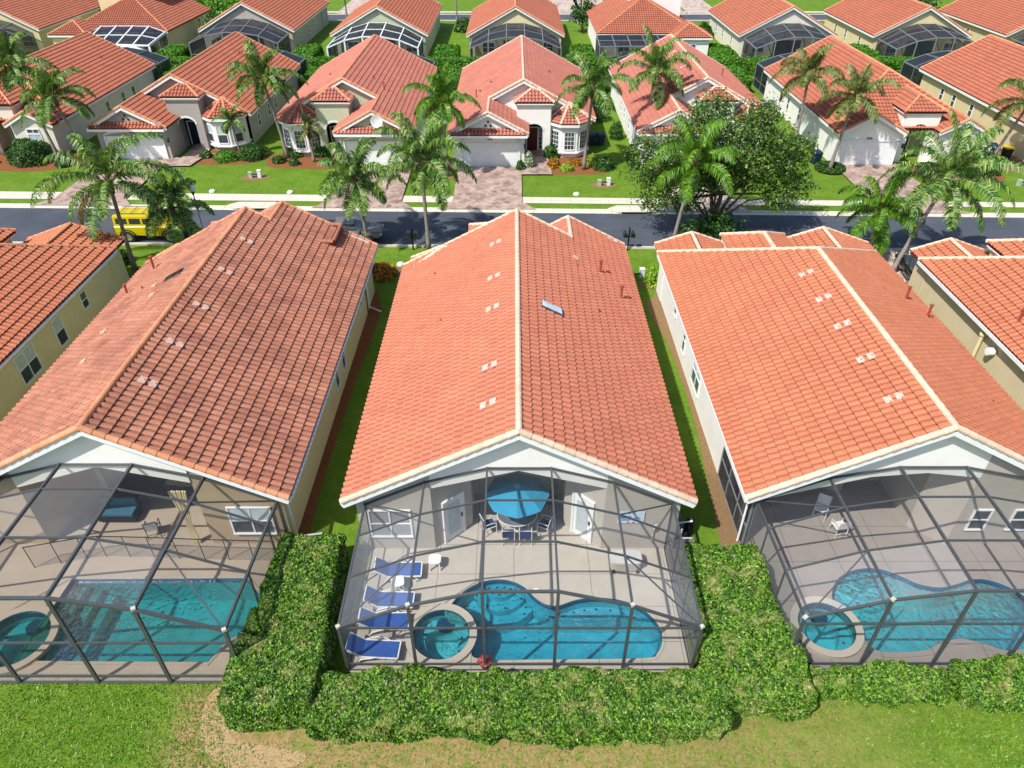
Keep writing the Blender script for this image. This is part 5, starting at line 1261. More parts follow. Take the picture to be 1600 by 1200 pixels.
for X_, Yf_, yr_, lab in ((-47.2, 91.8, 86.2, 'far left grey-screened cage tucked behind the deep red roof'), (-30.75, 91.6, 86.0, 'dark blue-grey cage behind the roof of the grey bungalow'), (-15.1, 90.0, 84.4, 'dark cage behind the sage green bungalow'), (.85, 89.6, 84.0, 'dark cage behind the white bungalow with the red door'), (17.1, 90.2, 84.6, 'dark cage behind the faded pink-red roof'), (34.3, 89.4, 84.0, 'dark cage behind the hipped orange roof'), (51.8, 90.0, 84.4, 'large dark cage behind the tan-walled bungalow at the right')):
    cage(X_, Yf_, yr_, lab, frame='greymetal', scr='screen_dark', zf=(2.5, 3.3, 3.7), zr=(2.6, 3.75, 4.3), detail=False, purl=(.5,), t=.09)
# third row (backs to the camera)
T = [(-71.5, 107, 'A', 'st_yellow', 'yellow-walled house with screened cage at the top left corner'), (-36.4, 106.2, 'A', 'st_greybeige', 'grey gabled house with dark cage, top row left of the white-framed cage'),
     (-17.9, 103.4, 'A', 'st_sage', 'pale green gabled house with white-framed cage in the top row'), (.2, 103.0, 'A', 'st_yellow', 'yellow gabled house with dark cage at the top centre'),
     (36.3, 103.0, 'A', 'st_pale', 'cream gabled house with large cage, top row above the hipped roof'), (53.9, 102.6, 'A', 'st_cream', 'cream gabled house with greenish cage, top row right'), (71.6, 103.0, 'A', 'st_sand', 'sand-walled house cut off at the top right corner')]
for X_, Y_, pl, wm, lab in T:
    hh = house('bungalow', lab, X_, Y_ + 18.7, PI, pl, wm, 'tile_far', 'cap_orange', L=18.7, ns=3, facade=False, turret=False)
    s = 1 if X_ < 10 else -1
    for y in (5, 9, 14): window(hh, (-s * 6.08, y, 1.5), .6, 1.1, PI if s > 0 else 0, 1, 2)
tc = [(-71.5, 106, 'greymetal', 'screen_dark', 'dark-framed cage in the top left corner'), (-36.4, 105.4, 'greymetal', 'screen_dark', 'grey-framed cage with dark roof panels, top row left'), (-17.9, 102.7, 'frame_white', 'screen_dark', 'white-framed cage with dark roof panels in the top row'), (.2, 102.4, 'greymetal', 'screen_dark', 'black-roofed cage under the yellow gable at the top centre'),
      (36.3, 102.3, 'greymetal', 'screen_dark', 'grey-framed cage under the cream gable, top row above the hipped roof'), (53.9, 102.0, 'greymetal', 'screen_dark', 'grey-framed cage under the cream gable, top row right'), (71.6, 102.3, 'greymetal', 'screen_dark', 'dark cage at the right edge of the top row')]
for X_, yr_, f_, s_, lab in tc: cage(X_, yr_ - 5.2, yr_ + .5, lab, frame=f_, scr=s_, zf=(2.5, 3.4, 3.8), zr=(2.6, 3.8, 4.4), detail=False, t=.13 if f_ == 'frame_white' else .09, purl=(.5,), rail_z=1.2)
# two taller hipped houses of the top row
def hiphouse(label, x, y, wm, half=6.8, L=17, mir=1, cagefr='greymetal'):
    root = empty('two_storey_house', (x, y, 0), 0, label, 'house', 'tile roofed bungalows'); rf = Roof(); wl = MB(); tr = MB(); E_ = 2.95; K2 = .5
    Rz = E_ + K2 * half; f = lambda p, **k: rf.face(p, ns=3, **k)
    f([(-half, 0, E_), (half, 0, E_), (0, half, Rz)]); f([(-half, L, E_), (-half, 0, E_), (0, half, Rz), (0, L, Rz)]); f([(half, 0, E_), (half, L, E_), (0, L, Rz), (0, half, Rz)])
    rf.cap((-half, 0, E_), (0, half, Rz)); rf.cap((half, 0, E_), (0, half, Rz)); rf.cap((0, half, Rz), (0, L, Rz))
    # low hipped wing beside the cage
    wx_ = mir * (half - 1.3); g0, g1 = wx_ - 2.6, wx_ + 2.6; zz = E_ + K2 * 2.6
    f([(g0, -2.6, E_), (g1, -2.6, E_), (wx_, 0, zz)]); f([(g0, 2, E_), (g0, -2.6, E_), (wx_, 0, zz), (wx_, 2, zz)]); f([(g1, -2.6, E_), (g1, 2, E_), (wx_, 2, zz), (wx_, 0, zz)])
    for s in (g0, g1): rf.cap((s, -2.6, E_ + .04), (wx_, 0, zz + .04))
    rf.cap((wx_, 0, zz), (wx_, 2, zz))
    wl.box((0, L / 2 + .2, E_ / 2 - .05), (2 * half - .8, L - .6, E_ - .1)); wl.box((wx_, -1, E_ / 2 - .05), (4.6, 2.6, E_ - .1))
    wl.box((mir * 2.0, half + 5.0, 4.0), (7.5, 6.5, 7.6))
    zt_ = 7.8; q = 4.0
    f([(mir * 2 - q, half + 1.4, zt_), (mir * 2 + q, half + 1.4, zt_), (mir * 2, half + 1.4 + q, zt_ + 2)]); f([(mir * 2 - q, half + 9, zt_), (mir * 2 - q, half + 1.4, zt_), (mir * 2, half + 1.4 + q, zt_ + 2), (mir * 2, half + 9, zt_ + 2)]); f([(mir * 2 + q, half + 1.4, zt_), (mir * 2 + q, half + 9, zt_), (mir * 2, half + 9, zt_ + 2), (mir * 2, half + 1.4 + q, zt_ + 2)])
    tr.box((0, -.02, E_ - .12), (2 * half, .06, .2)); tr.box((wx_, -2.63, E_ - .12), (5.2, .06, .2))
    rf.build(root, 'tile_far', 'cap_orange'); wl.build('walls', wm, root); tr.build('trim_boards', 'white', root)
    window(root, (wx_, -2.3, 1.6), 1.1, 1.0, -PI / 2, 2, 2); window(root, (-mir * 3, -.12, 1.4), 1.4, 1.2, -PI / 2, 2, 2)
    return root
hiphouse('cream two-storey house with hipped roof behind the white-framed cage, top left', -53.6, 105.5, 'st_cream', mir=-1)
hiphouse('white two-storey house with hipped roof and dark cage, top row right of centre', 17.8, 103.8, 'st_white', mir=1)
cage(-52.2, 99.4, 105.3, 'white-framed cage with white roof panel, top left', xs=(5.2, 3.2, 1.1), frame='frame_white', scr='screen_dark', zf=(2.4, 2.45, 2.5), zr=(2.9, 3.6, 3.65), detail=False, t=.16, purl=(.5,), rail_z=1.2)
cage(16.0, 98.8, 103.6, 'flat black screen cage in front of the white two-storey house, top right of centre', xs=(5.0, 3.0, 1.0), frame='greymetal', scr='screen_dark', zf=(2.4, 2.42, 2.45), zr=(2.85, 2.88, 2.9), detail=False, t=.09, purl=(.5,), rail_z=1.2)
b_ = empty('market_umbrella', (-49.6, 99.0, 0), 0, 'white patio umbrella behind the deep red roof, upper left', 'umbrella'); l = MB(); l.lathe((0, 0, 0), [(1.9, 1.95), (1.0, 2.35), (0, 2.6)], 8); l.build('canopy', 'umbwhite', b_); l = MB(); l.tube([(0, 0, 0), (0, 0, 2.5)], .03, 6); l.build('pole', 'chrome', b_)
# hedges between the back gardens
places = {-39.2: 'between the deep red roof and the grey bungalow', -23.0: 'between the grey and sage green bungalows', -7.1: 'between the sage green and white bungalows', 9.0: 'right of the white bungalow with the red door', 25.6: 'between the faded pink roof and the hipped orange roof', 43.0: 'between the hipped roof and the tan-walled house'}
for i, (gx_, w_) in enumerate(places.items()):
    hedge('hedge', gx_ - 1.55, gx_ + 1.55, 85.5, 91.8, 1.7, 'bright garden hedge ' + w_, mat='leaf_far', size=.2, dens=130, rough=.2, group='back garden hedges', rnd=.4)
for i, (a_, b_, w_) in enumerate(((-46, -33, 'upper left'), (-30.5, -16.5, 'left of the top centre'), (-14, -1, 'below the white-framed cage'), (2, 15.5, 'right of the top centre'), (18.5, 32.5, 'above the faded pink-red roof'), (35.5, 50, 'upper right'), (-60, -48, 'top left, beside the white umbrella'))):
    hedge('hedge', a_, b_, 94.0, 95.8, 1.9, 'straight cross hedge behind the back gardens, ' + w_, mat='leaf_far', size=.2, dens=130, rough=.15, group='back garden hedges', rnd=.3)
for gx_, w_ in ((-44.6, 'left of the grey gabled house'), (-27.1, 'left of the white-framed cage'), (-8.8, 'left of the yellow gabled house'), (9.0, 'right of the yellow gabled house'), (27.2, 'left of the cream gabled house'), (45.2, 'between the two cream gabled houses')):
    hedge('hedge', gx_ - 1.5, gx_ + 1.5, 97.0, 103.5, 1.8, 'bright green garden hedge in the top row, ' + w_, mat='leaf_far', size=.22, dens=110, rough=.2, group='back garden hedges', rnd=.4)

# ================================================================== palms, trees, shrubs
palm(-25.1, 42.3, -24.8, 6.0, 4.6, 'tall leaning palm at the left, in front of the yellow off-road vehicle', seed=3, n=24, wind=(.12, -.1), group='palms along the road')
palm(-22.4, 44.4, -22.5, 3.5, 2.9, 'smaller palm drooping over the yellow off-road vehicle', seed=4, mat='palm_green', n=19, reps=2, group='palms along the road')
palm(-10.3, 46.2, -10.6, 4.6, 3.5, 'leaning palm left of the tallest one, rising from the kerb behind the weathered roof', seed=5, mat='palm_green', n=22, group='palms along the road')
palm(-5.9, 45.2, -6.0, 6.3, 4.1, 'full dark palm with reddish collar behind the left eave of the centre roof', seed=6, n=26, group='palms along the road')
palm(-5.65, 59.4, -5.8, 6.2, 3.2, 'bright lime palm left of the white garage', seed=7, mat='palm_bright', n=20, group='palms in the middle row gardens')
palm(6.1, 61.0, 6.5, 6.8, 3.8, 'windblown palm in front of the octagonal bay of the white bungalow', seed=8, n=20, wind=(.15, 0), group='palms in the middle row gardens')
palm(12.2, 66.5, 12.4, 6.9, 4.0, 'tall palm standing out against the faded pink-red roof', seed=9, n=22, group='palms in the middle row gardens')
palm(10.95, 45.2, 11.7, 6.2, 3.4, 'bright green palm with pale curved trunk left of the big leafy tree', seed=10, mat='palm_bright', n=24, up=1.2, group='palms along the road')
palm(26.1, 66.2, 25.9, 6.6, 3.5, 'olive palm against the white side wall, left of the pair', seed=11, mat='palm_olive', n=20, group='palms in the middle row gardens')
palm(27.5, 60.8, 28.0, 6.3, 3.3, 'palm ringed by a small round hedge at the corner of the white double garage', seed=12, mat='palm_olive', n=20, group='palms in the middle row gardens')
palm(24.2, 44.3, 24.1, 3.3, 3.3, 'short bushy palm by the road, left of the leaning one', seed=13, mat='palm_bright', n=22, group='palms along the road')
palm(24.6, 41.5, 26.6, 6.2, 4.4, 'big palm leaning right over the road beside the black car', seed=14, n=26, wind=(.1, 0), cy=42.3, group='palms along the road')
palm(40.6, 60.2, 42.2, 6.0, 3.8, 'windblown palm leaning right near the waste bins', seed=15, mat='palm_olive', n=20, wind=(.25, 0), group='palms in the middle row gardens')
palm(-20.5, 63.9, -21.4, 6.9, 3.7, 'tall palm between the grey and sage green bungalows', seed=16, n=22, group='palms in the middle row gardens')
palm(-24.9, 64.4, -25.1, 3.3, 1.9, 'young slim palm in front of the curved bay of the grey bungalow', seed=17, mat='palm_green', n=13, rt=.08, leaf=.4, boots=.4, group='palms in the middle row gardens')
palm(-17.9, 63.0, -18.0, 3.0, 1.5, 'small orange-trunked palm in front of the sage green bay', seed=18, mat='palm_olive', n=14, rt=.14, leaf=.35, boots=1.4, group='palms in the middle row gardens')
palm(-40.8, 63.2, -41.8, 8.0, 3.5, 'dense dark palm at the far left, in front of the deep red roof', seed=19, n=24, group='palms in the middle row gardens')
palm(-37.3, 61.4, -38.2, 6.0, 3.6, 'dark palm just right of the dense one at the far left', seed=20, n=24, group='palms in the middle row gardens')
palm(-27.3, 129, -27.3, 7, 3.2, 'distant palm at the very top of the picture, left', seed=21, n=14, nl=26, wid=.12, group='distant palms')
palm(-9.2, 127, -9.2, 8, 3.2, 'distant slim palm at the top between the gabled houses', seed=22, n=14, nl=26, wid=.12, group='distant palms')
palm(11.6, 137, 11.6, 5, 3.4, 'distant palm on the lawn at the top right of centre', seed=23, n=16, nl=26, wid=.12, group='distant palms')

def leafy_tree(x, y, label, blobs, mat='leaf_oak', size=.15, dens=1500, trunk=((0, 0, 0), (.2, .2, 1.5), (.6, .8, 3.0)), r0=.2):
    root = empty('broadleaf_tree', (x, y, 0), 0, label, 'tree')
    b = MB(); b.tube(trunk, [r0, r0 * .8, r0 * .6], 9)
    P = []; N = []
    tp = Vector(trunk[-1])
    for i, (bx_, by_, bz_, br_, bh_) in enumerate(blobs):
        c = Vector((bx_, by_, bz_)); mid = tp.lerp(c, .5) + Vector((random.uniform(-.3, .3), random.uniform(-.3, .3), -.3))
        b.tube([Vector(trunk[1 + i % 2]), mid, c], [r0 * .45, r0 * .28, .03], 6)
        k = int(dens * br_ * br_ * .5); d = rng.normal(0, 1, (k, 3)); d /= np.linalg.norm(d, axis=1, keepdims=True)
        rad = 1 - rng.random(k) ** 1.5 * .6
        f = 1 + .5 * lump(d * 2.0 + i, 1.6, i)[:, None]
        P.append(d * rad[:, None] * f * np.array([br_, br_, bh_]) + np.array(tuple(c))); N.append(d + np.array([0, 0, .4]))
    P = np.concatenate(P); N = np.concatenate(N)
    keep = lump(P, 2.3, 3.1) > -.22; P = P[keep]; N = N[keep]
    V, F = quads_at(P, N, size, 1.5, .7); link('crown', np_mesh('crown', V, F, mat), root); b.build('trunk', 'bark_oak', root, True)
    return root
bl = [(random.uniform(-4.4, 5.4), random.uniform(-2.2, 3.2), 0, 0, 0) for _ in range(0)]
spec = [(-3.9, 1.4, 4.6, 1.7), (-2.6, .6, 6.3, 1.8), (-1.0, 1.6, 7.6, 1.8), (-2.4, 2.2, 3.9, 1.7), (.6, .4, 6.3, 2.0), (2.2, 1.6, 7.3, 1.9), (4.0, 1.0, 6.5, 1.8), (5.3, 1.8, 5.0, 1.7), (3.6, 2.0, 4.2, 1.8), (1.4, 1.5, 4.6, 1.9), (-.6, .4, 4.4, 1.8), (6.3, 1.4, 3.6, 1.3), (5.0, .6, 3.0, 1.3), (-3.6, .6, 3.0, 1.4), (0, 2.6, 8.3, 1.5), (2.8, .2, 5.4, 1.6), (-1.8, -.2, 3.0, 1.2), (3.5, 2.6, 8.0, 1.3), (6.4, 2.4, 5.9, 1.1), (-4.6, 2.0, 5.9, 1.1)]
leafy_tree(13.4, 46.8, 'big spreading leafy tree over the road, right of centre', [(a, b, c, r, r * .8) for a, b, c, r in spec], trunk=((0, -1.2, 0), (.3, -.6, 1.4), (1.0, .6, 3.2)), size=.14, dens=1650, r0=.24)
leafy_tree(13.7, 45.3, 'bushy green sapling at the foot of the big leafy tree', [(-1.4, .2, 1.5, 1.1, .9), (0, .1, 2.0, 1.2, 1.0), (1.3, .1, 1.5, 1.1, .9), (.4, -.5, .9, 1.1, .8), (-.6, -.4, .9, 1.1, .8)], mat='leaf_shrub', size=.17, dens=900, trunk=((0, 0, 0), (0, 0, .6), (0, 0, 1.2)), r0=.07)
leafy_tree(38.3, 60.5, 'pale variegated small tree in front of the tall arched entry', [(-1.3, 0, 2.6, .8, .8), (-.2, .2, 3.5, .8, .8), (.9, 0, 2.6, 1.0, .9), (.2, -.2, 1.9, .9, .8), (1.8, .1, 2.0, .8, .8)], mat='leaf_pale', size=.13, dens=700, trunk=((0, 0, 0), (0, 0, 1.0), (.1, 0, 2.0)), r0=.06)
leafy_tree(10.6, 121, 'dark dense tree in the top row, right of the yellow gabled house', [(0, 0, 2.4, 1.8, 1.8), (.6, .5, 3.6, 1.5, 1.4), (-.8, .2, 2.8, 1.3, 1.3)], mat='leaf_shrub', size=.34, dens=260, trunk=((0, 0, 0), (0, 0, 1), (0, 0, 2)))
leafy_tree(-50, 128, 'bright green trees at the top behind the two-storey house', [(-2, 0, 2.5, 2.2, 1.8), (1.5, 0, 2.5, 2.4, 1.9), (4.5, 1, 2.3, 2.0, 1.8)], mat='leaf_far', size=.4, dens=200, trunk=((0, 0, 0), (0, 0, 1), (0, 0, 2)))
leafy_tree(-44.5, 113, 'dark green tree between the two-storey house and the grey gabled house', [(0, 0, 1.8, 1.4, 1.5), (.2, 2.5, 2.2, 1.6, 1.6)], mat='leaf_shrub', size=.34, dens=260, trunk=((0, 0, 0), (0, 0, 1), (0, 0, 2)))
leafy_tree(63, 124, 'dark green tree peeping between the roofs at the top right', [(0, 0, 3.4, 2.0, 1.8), (1.8, .5, 3.2, 1.6, 1.5)], mat='leaf_shrub', size=.34, dens=240, trunk=((0, 0, 0), (0, 0, 1), (0, 0, 2)))

sh = [(-28.0, 64.2, .55, .55, 'small round shrub left of the clipped oblong one by the grey bay', 'leaf_shrub'), (-25.9, 63.6, 1.15, .75, 'oblong clipped shrub under the grey bungalow bay', 'leaf_far'), (-23.7, 64.0, 1.2, 1.1, 'round dark shrub right of the oblong clipped one', 'leaf_shrub'),
      (-21.0, 62.9, .6, .5, 'low round shrub at the foot of the tall palm', 'leaf_shrub'), (-19.5, 62.3, .5, .45, 'low round shrub in the middle of the sage green bed', 'leaf_shrub'), (-16.6, 62.3, .55, .5, 'low round shrub right of the orange-trunked palm', 'leaf_shrub'), (-20.1, 64.6, .9, .8, 'dark purple-green shrub under the sage green bay', 'leaf_shrub'), (-17.6, 64.6, .8, .9, 'dark shrub behind the orange-trunked palm', 'leaf_shrub'),
      (3.35, 64.2, .75, 1.1, 'green leafy shrub between the red door and the octagonal bay', 'leaf_shrub'), (3.5, 61.7, .65, .7, 'reddish shrub at the front left of the white bungalow bed', 'leaf_red'), (4.6, 60.9, .6, .5, 'low yellow-green shrub in the white bungalow bed', 'leaf_lime'), (5.4, 62.3, .6, .5, 'low shrub with reddish leaves under the octagonal bay', 'leaf_red'), (7.1, 62.2, .75, .9, 'lime shrub with pink flowers right of the bay', 'leaf_lime'), (7.9, 61.3, .95, 1.0, 'large dark shrub at the right end of the white bungalow bed', 'leaf_shrub'),
      (.55, 60.8, .38, .8, 'small clipped upright shrub right of the white garage door', 'leaf_shrub'), (1.3, 61.4, .5, 1.3, 'white-flowered trellis shrub beside the paved walk', 'leaf_pale'), (-43.2, 63.2, 1.9, 2.0, 'large dark arching shrub at the far left beside the tan wall', 'leaf_shrub'), (-46.8, 62.2, .9, .8, 'small shrub at the left edge', 'leaf_shrub'), (-39.8, 62.0, .7, .7, 'round shrub right of the large arching one', 'leaf_shrub'),
      (42.0, 63.9, 1.3, 1.2, 'clipped dark shrub left of the waste bins', 'leaf_shrub'), (-8.6, 41.4, .9, .8, 'orange and yellow croton bush behind the weathered roof', 'leaf_red'), (9.3, 40.6, 1.0, .95, 'yellow-green variegated bush behind the white wall of the right house', 'leaf_lime'), (34.4, 44.3, 1.4, 1.0, 'brownish green shrub by the road at the right edge', 'leaf_shrub'), (-10.9, 45.6, 1.1, .7, 'low brown shrub round the foot of the leaning palm', 'leaf_pale'), (-26.5, 43.2, .8, .9, 'thin dark shrub by the road at the left', 'leaf_shrub'), (8.5, 75.5, 1.3, 2.2, 'dark tall shrub in the gap right of the white bungalow', 'leaf_shrub'), (9.9, 69.5, .7, 1.6, 'leafy shrub against the white side wall', 'leaf_shrub'), (-7.6, 122, 1.6, 1.8, 'dark shrub by the top left corner of the yellow gabled house', 'leaf_shrub'), (28.6, 118, 1.5, 1.6, 'dark hedge-like shrub in the top row gap right of the white house', 'leaf_shrub')]
for x, y, r, h, lab, mt in sh: shrub('shrub', x, y, r, h, lab, mt, size=.13 if y < 100 else .3, flower='pinkflower' if 'pink' in lab else None, spiky='croton' in lab or 'arching' in lab)
def ringhedge(x, y, r, h, label, wd=.45):
    root = empty('round_hedge', (x, y, 0), 0, label, 'hedge'); n = int(2600 * r); a = rng.uniform(0, 2 * PI, n); q = rng.uniform(0, 2 * PI, n)
    rr = r + wd * np.cos(q) * .7; P = np.stack([rr * np.cos(a), rr * np.sin(a), h * .5 + h * .5 * np.sin(q)], 1); N = np.stack([np.cos(q) * np.cos(a), np.cos(q) * np.sin(a), np.sin(q)], 1)
    V, F = quads_at(P, N, .10, 1.5); link('foliage', np_mesh('foliage', V, F, 'leaf_shrub'), root)
    b = MB(); b.lathe((0, 0, 0), [(r - wd * .5, .0), (r - wd * .5, h * .8), (r + wd * .5, h * .8), (r + wd * .5, 0)], 20); b.build('branches', 'twig', root)
ringhedge(27.5, 60.8, .95, .5, 'small round hedge ringing the palm at the white garage corner')
hedge('hedge', 34.9, 41.6, 59.3, 60.6, .75, 'long dark clipped hedge in front of the arched entry house', mat='leaf_shrub', dens=450, size=.12)
hedge('hedge', 10.1, 11.0, 60.8, 63.2, .9, 'short bushy hedge at the corner of the house behind the big tree', mat='leaf_shrub', dens=420, size=.12)

# ================================================================== street things
o = empty('street_lamp', (-21.3, 45.4, 0), 0, 'white-globed street lamp on a thin pole behind the weathered roof', 'street lamp')
b = MB(); b.tube([(0, 0, 0), (0, 0, .5), (0, 0, 4.1)], [.08, .05, .035], 8); b.build('pole', 'chrome', o); b = MB(); b.lathe((0, 0, 4.1), [(.04, -.2), (.12, .0), (.14, .05)], 12); b.build('collar', 'blackmetal', o)
b = MB(); b.lathe((0, 0, 4.15), [(.13, 0), (.25, .25), (.24, .4), (.12, .5), (.04, .6), (0, .68)], 16); b.build('globe', 'globe', o, True)
def mailbox(x, y, label):
    o = empty('mailbox_post', (x, y, 0), 0, label, 'mailbox', 'black twin mailbox posts')
    b = MB(); b.tube([(0, 0, 0), (0, 0, 1.55)], .055, 8); b.lathe((0, 0, 1.55), [(.06, 0), (.09, .05), (.03, .1), (.06, .16), (0, .22)], 10); b.beam((-.34, 0, 1.02), (.34, 0, 1.02), .06, .06); b.build('post', 'blackmetal', o)
    for s in (-1, 1):
        m = MB(); pr = [(s * .26 + .14 * math.cos(t), 1.22 + .14 * math.sin(t)) for t in np.linspace(0, PI, 9)] + [(s * .26 - .14, 1.05), (s * .26 + .14, 1.05)]
        n = len(pr); m.add([(a, -.26, z) for a, z in pr] + [(a, .26, z) for a, z in pr], [tuple(range(n)), tuple(range(2 * n - 1, n - 1, -1))] + [(i, (i + 1) % n, (i + 1) % n + n, i + n) for i in range(n)]); m.build('mailbox', 'black_paint', o)
mailbox(-7.0, 45.25, 'black twin mailbox post at the kerb, left of the centre roof'); mailbox(7.9, 45.2, 'black twin mailbox post at the kerb, right of the centre roof'); mailbox(22.8, 45.0, 'black twin mailbox post at the kerb behind the orange roof at the right')
def bins(x, y, rz, col, lid, label):
    o = empty('waste_bin', (x, y, 0), rz, label, 'waste bin', 'wheeled waste bins')
    b = MB(); b.add([(-.27, -.3, .08), (.27, -.3, .08), (.27, .25, .08), (-.27, .25, .08), (-.34, -.38, 1.0), (.34, -.38, 1.0), (.34, .36, 1.0), (-.34, .36, 1.0)], [(3, 2, 1, 0), (4, 5, 6, 7), (0, 1, 5, 4), (1, 2, 6, 5), (2, 3, 7, 6), (3, 0, 4, 7)]); b.build('body', col, o)
    b = MB(); b.add([(-.37, -.42, 1.003), (.37, -.42, 1.003), (.37, .4, 1.003), (-.37, .4, 1.003), (-.33, -.36, 1.1), (.33, -.36, 1.1), (.33, .34, 1.14), (-.33, .34, 1.14)], [(3, 2, 1, 0), (4, 5, 6, 7), (0, 1, 5, 4), (1, 2, 6, 5), (2, 3, 7, 6), (3, 0, 4, 7)]); b.tube([(-.3, .44, 1.05), (.3, .44, 1.05)], .025, 6); b.build('lid', lid, o)
    for s in (-.3, .3): b = MB(); b.tube([(s - .04, .28, .12), (s + .04, .28, .12)], .12, 12); b.build('wheel', 'rubber', o)
bins(7.45, 67.6, 0, 'binblue', 'binblue', 'navy waste bin beside the octagonal bay, left of its twin'); bins(8.2, 67.6, .1, 'binblue', 'binblue', 'navy waste bin beside the octagonal bay, right of its twin')
bins(26.8, 62.5, .1, 'binblue', 'binblue', 'navy waste bin at the white side wall, left of the garage'); bins(43.4, 64.5, -.1, 'binblue', 'binblue', 'navy waste bin left of the one with the yellow lid'); bins(44.4, 63.8, -.1, 'binblack', 'binyellow', 'black waste bin with yellow lid by the tan wall')
def util(x, y, label, mats=('utility', 'white')):
    o = empty('utility_box', (x, y, 0), .1, label, 'utility box', 'irrigation and utility boxes in the lawns')
    for k, (dx, hh_) in enumerate(((-.35, .45), (.4, .6))):
        b = MB(); b.box((dx, 0, hh_ / 2), (.28, .3, hh_)); b.box((dx, 0, hh_ + .02), (.32, .34, .04)); b.build('cabinet', mats[k % 2], o)
    b = MB(); b.tube([(-.35, -.1, .3), (0, -.12, .34), (.4, -.1, .3)], .05, 6); b.build('pipe', 'blackmetal', o)
util(-22.05, 59.1, 'pale utility boxes in a dirt circle on the lawn of the grey bungalow'); util(7.45, 57.3, 'pale utility boxes in a dirt circle on the lawn of the white bungalow'); util(42.3, 57.3, 'grey-green utility box on the lawn at the right edge', ('utility', 'utility')); util(7.9, 41.2, 'white utility box beside the right eave of the centre roof')
for x, y in ((5.05, 55.3), (-24.6, 55.9), (-18.2, 55.7), (-7.6, 43.0)):
    o = empty('stone', (x, y, 0), x, {5.05: 'small white stone on the lawn in front of the octagonal bay', -24.6: 'pair-sized white stone beside the sidewalk, left of the other', -18.2: 'small white stone beside the sidewalk below the grey bungalow lawn', -7.6: 'small white stone on the grass left of the centre roof'}[x], 'stone')
    b = MB(); b.lathe((0, 0, 0), [(.28, 0), (.26, .1), (.15, .18), (0, .2)], 9); b.build('rock', 'rock', o)
for x, y, lab in ((7.9, 101.6, 'air conditioning units beside the yellow gabled house'), (27.3, 79.5, 'air conditioning units against the white side wall')):
    o = empty('air_conditioner', (x, y, 0), 0, lab, 'air conditioner', 'air conditioning units')
    for k in (-.55, .55): b = MB(); b.box((k, 0, .42), (.8, .8, .8)); b.lathe((k, 0, .83), [(.34, 0), (.34, .03), (.1, .05), (0, .05)], 16); b.build('casing', 'ac', o); b = MB(); b.lathe((k, 0, .885), [(.3, 0), (0, .012)], 16); b.build('fan_grille', 'blackmetal', o)

# ---- vehicles
def loft(secs, closed=True):
    """secs: list of (x, half profile [(y,z)...] from bottom centre to top centre); mirrored to both sides"""
    b = MB(); n = None; rings = []
    for x, pr in secs:
        ring = [(x, y, z) for y, z in pr] + [(x, -y, z) for y, z in reversed(pr)]
        rings.append(ring); n = len(ring)
    V = [p for r in rings for p in r]; F = []
    for i in range(len(rings) - 1):
        for k in range(n): F.append((i * n + k, i * n + (k + 1) % n, (i + 1) * n + (k + 1) % n, (i + 1) * n + k))
    F += [tuple(range(n)), tuple((len(rings) - 1) * n + k for k in range(n))[::-1]]
    b.add(V, F); return b
def bevel(o, w=.04, seg=2):
    md = o.modifiers.new('bevel', 'BEVEL'); md.width = w; md.segments = seg; md.limit_method = 'ANGLE'; md.angle_limit = R(25); return o
def wheel(parent, x, y, r=.38, w=.26, rim='chrome'):
    b = MB(); s = 1 if y > 0 else -1; b.tube([(x, y - s * w / 2, r), (x, y + s * w / 2, r)], r, 22); o = b.build('wheel', 'rubber', parent)
    b = MB(); b.tube([(x, y + s * (w / 2 - .01), r), (x, y + s * (w / 2 + .02), r)], r * .62, 16)
    b.build('rim', rim, o); return o
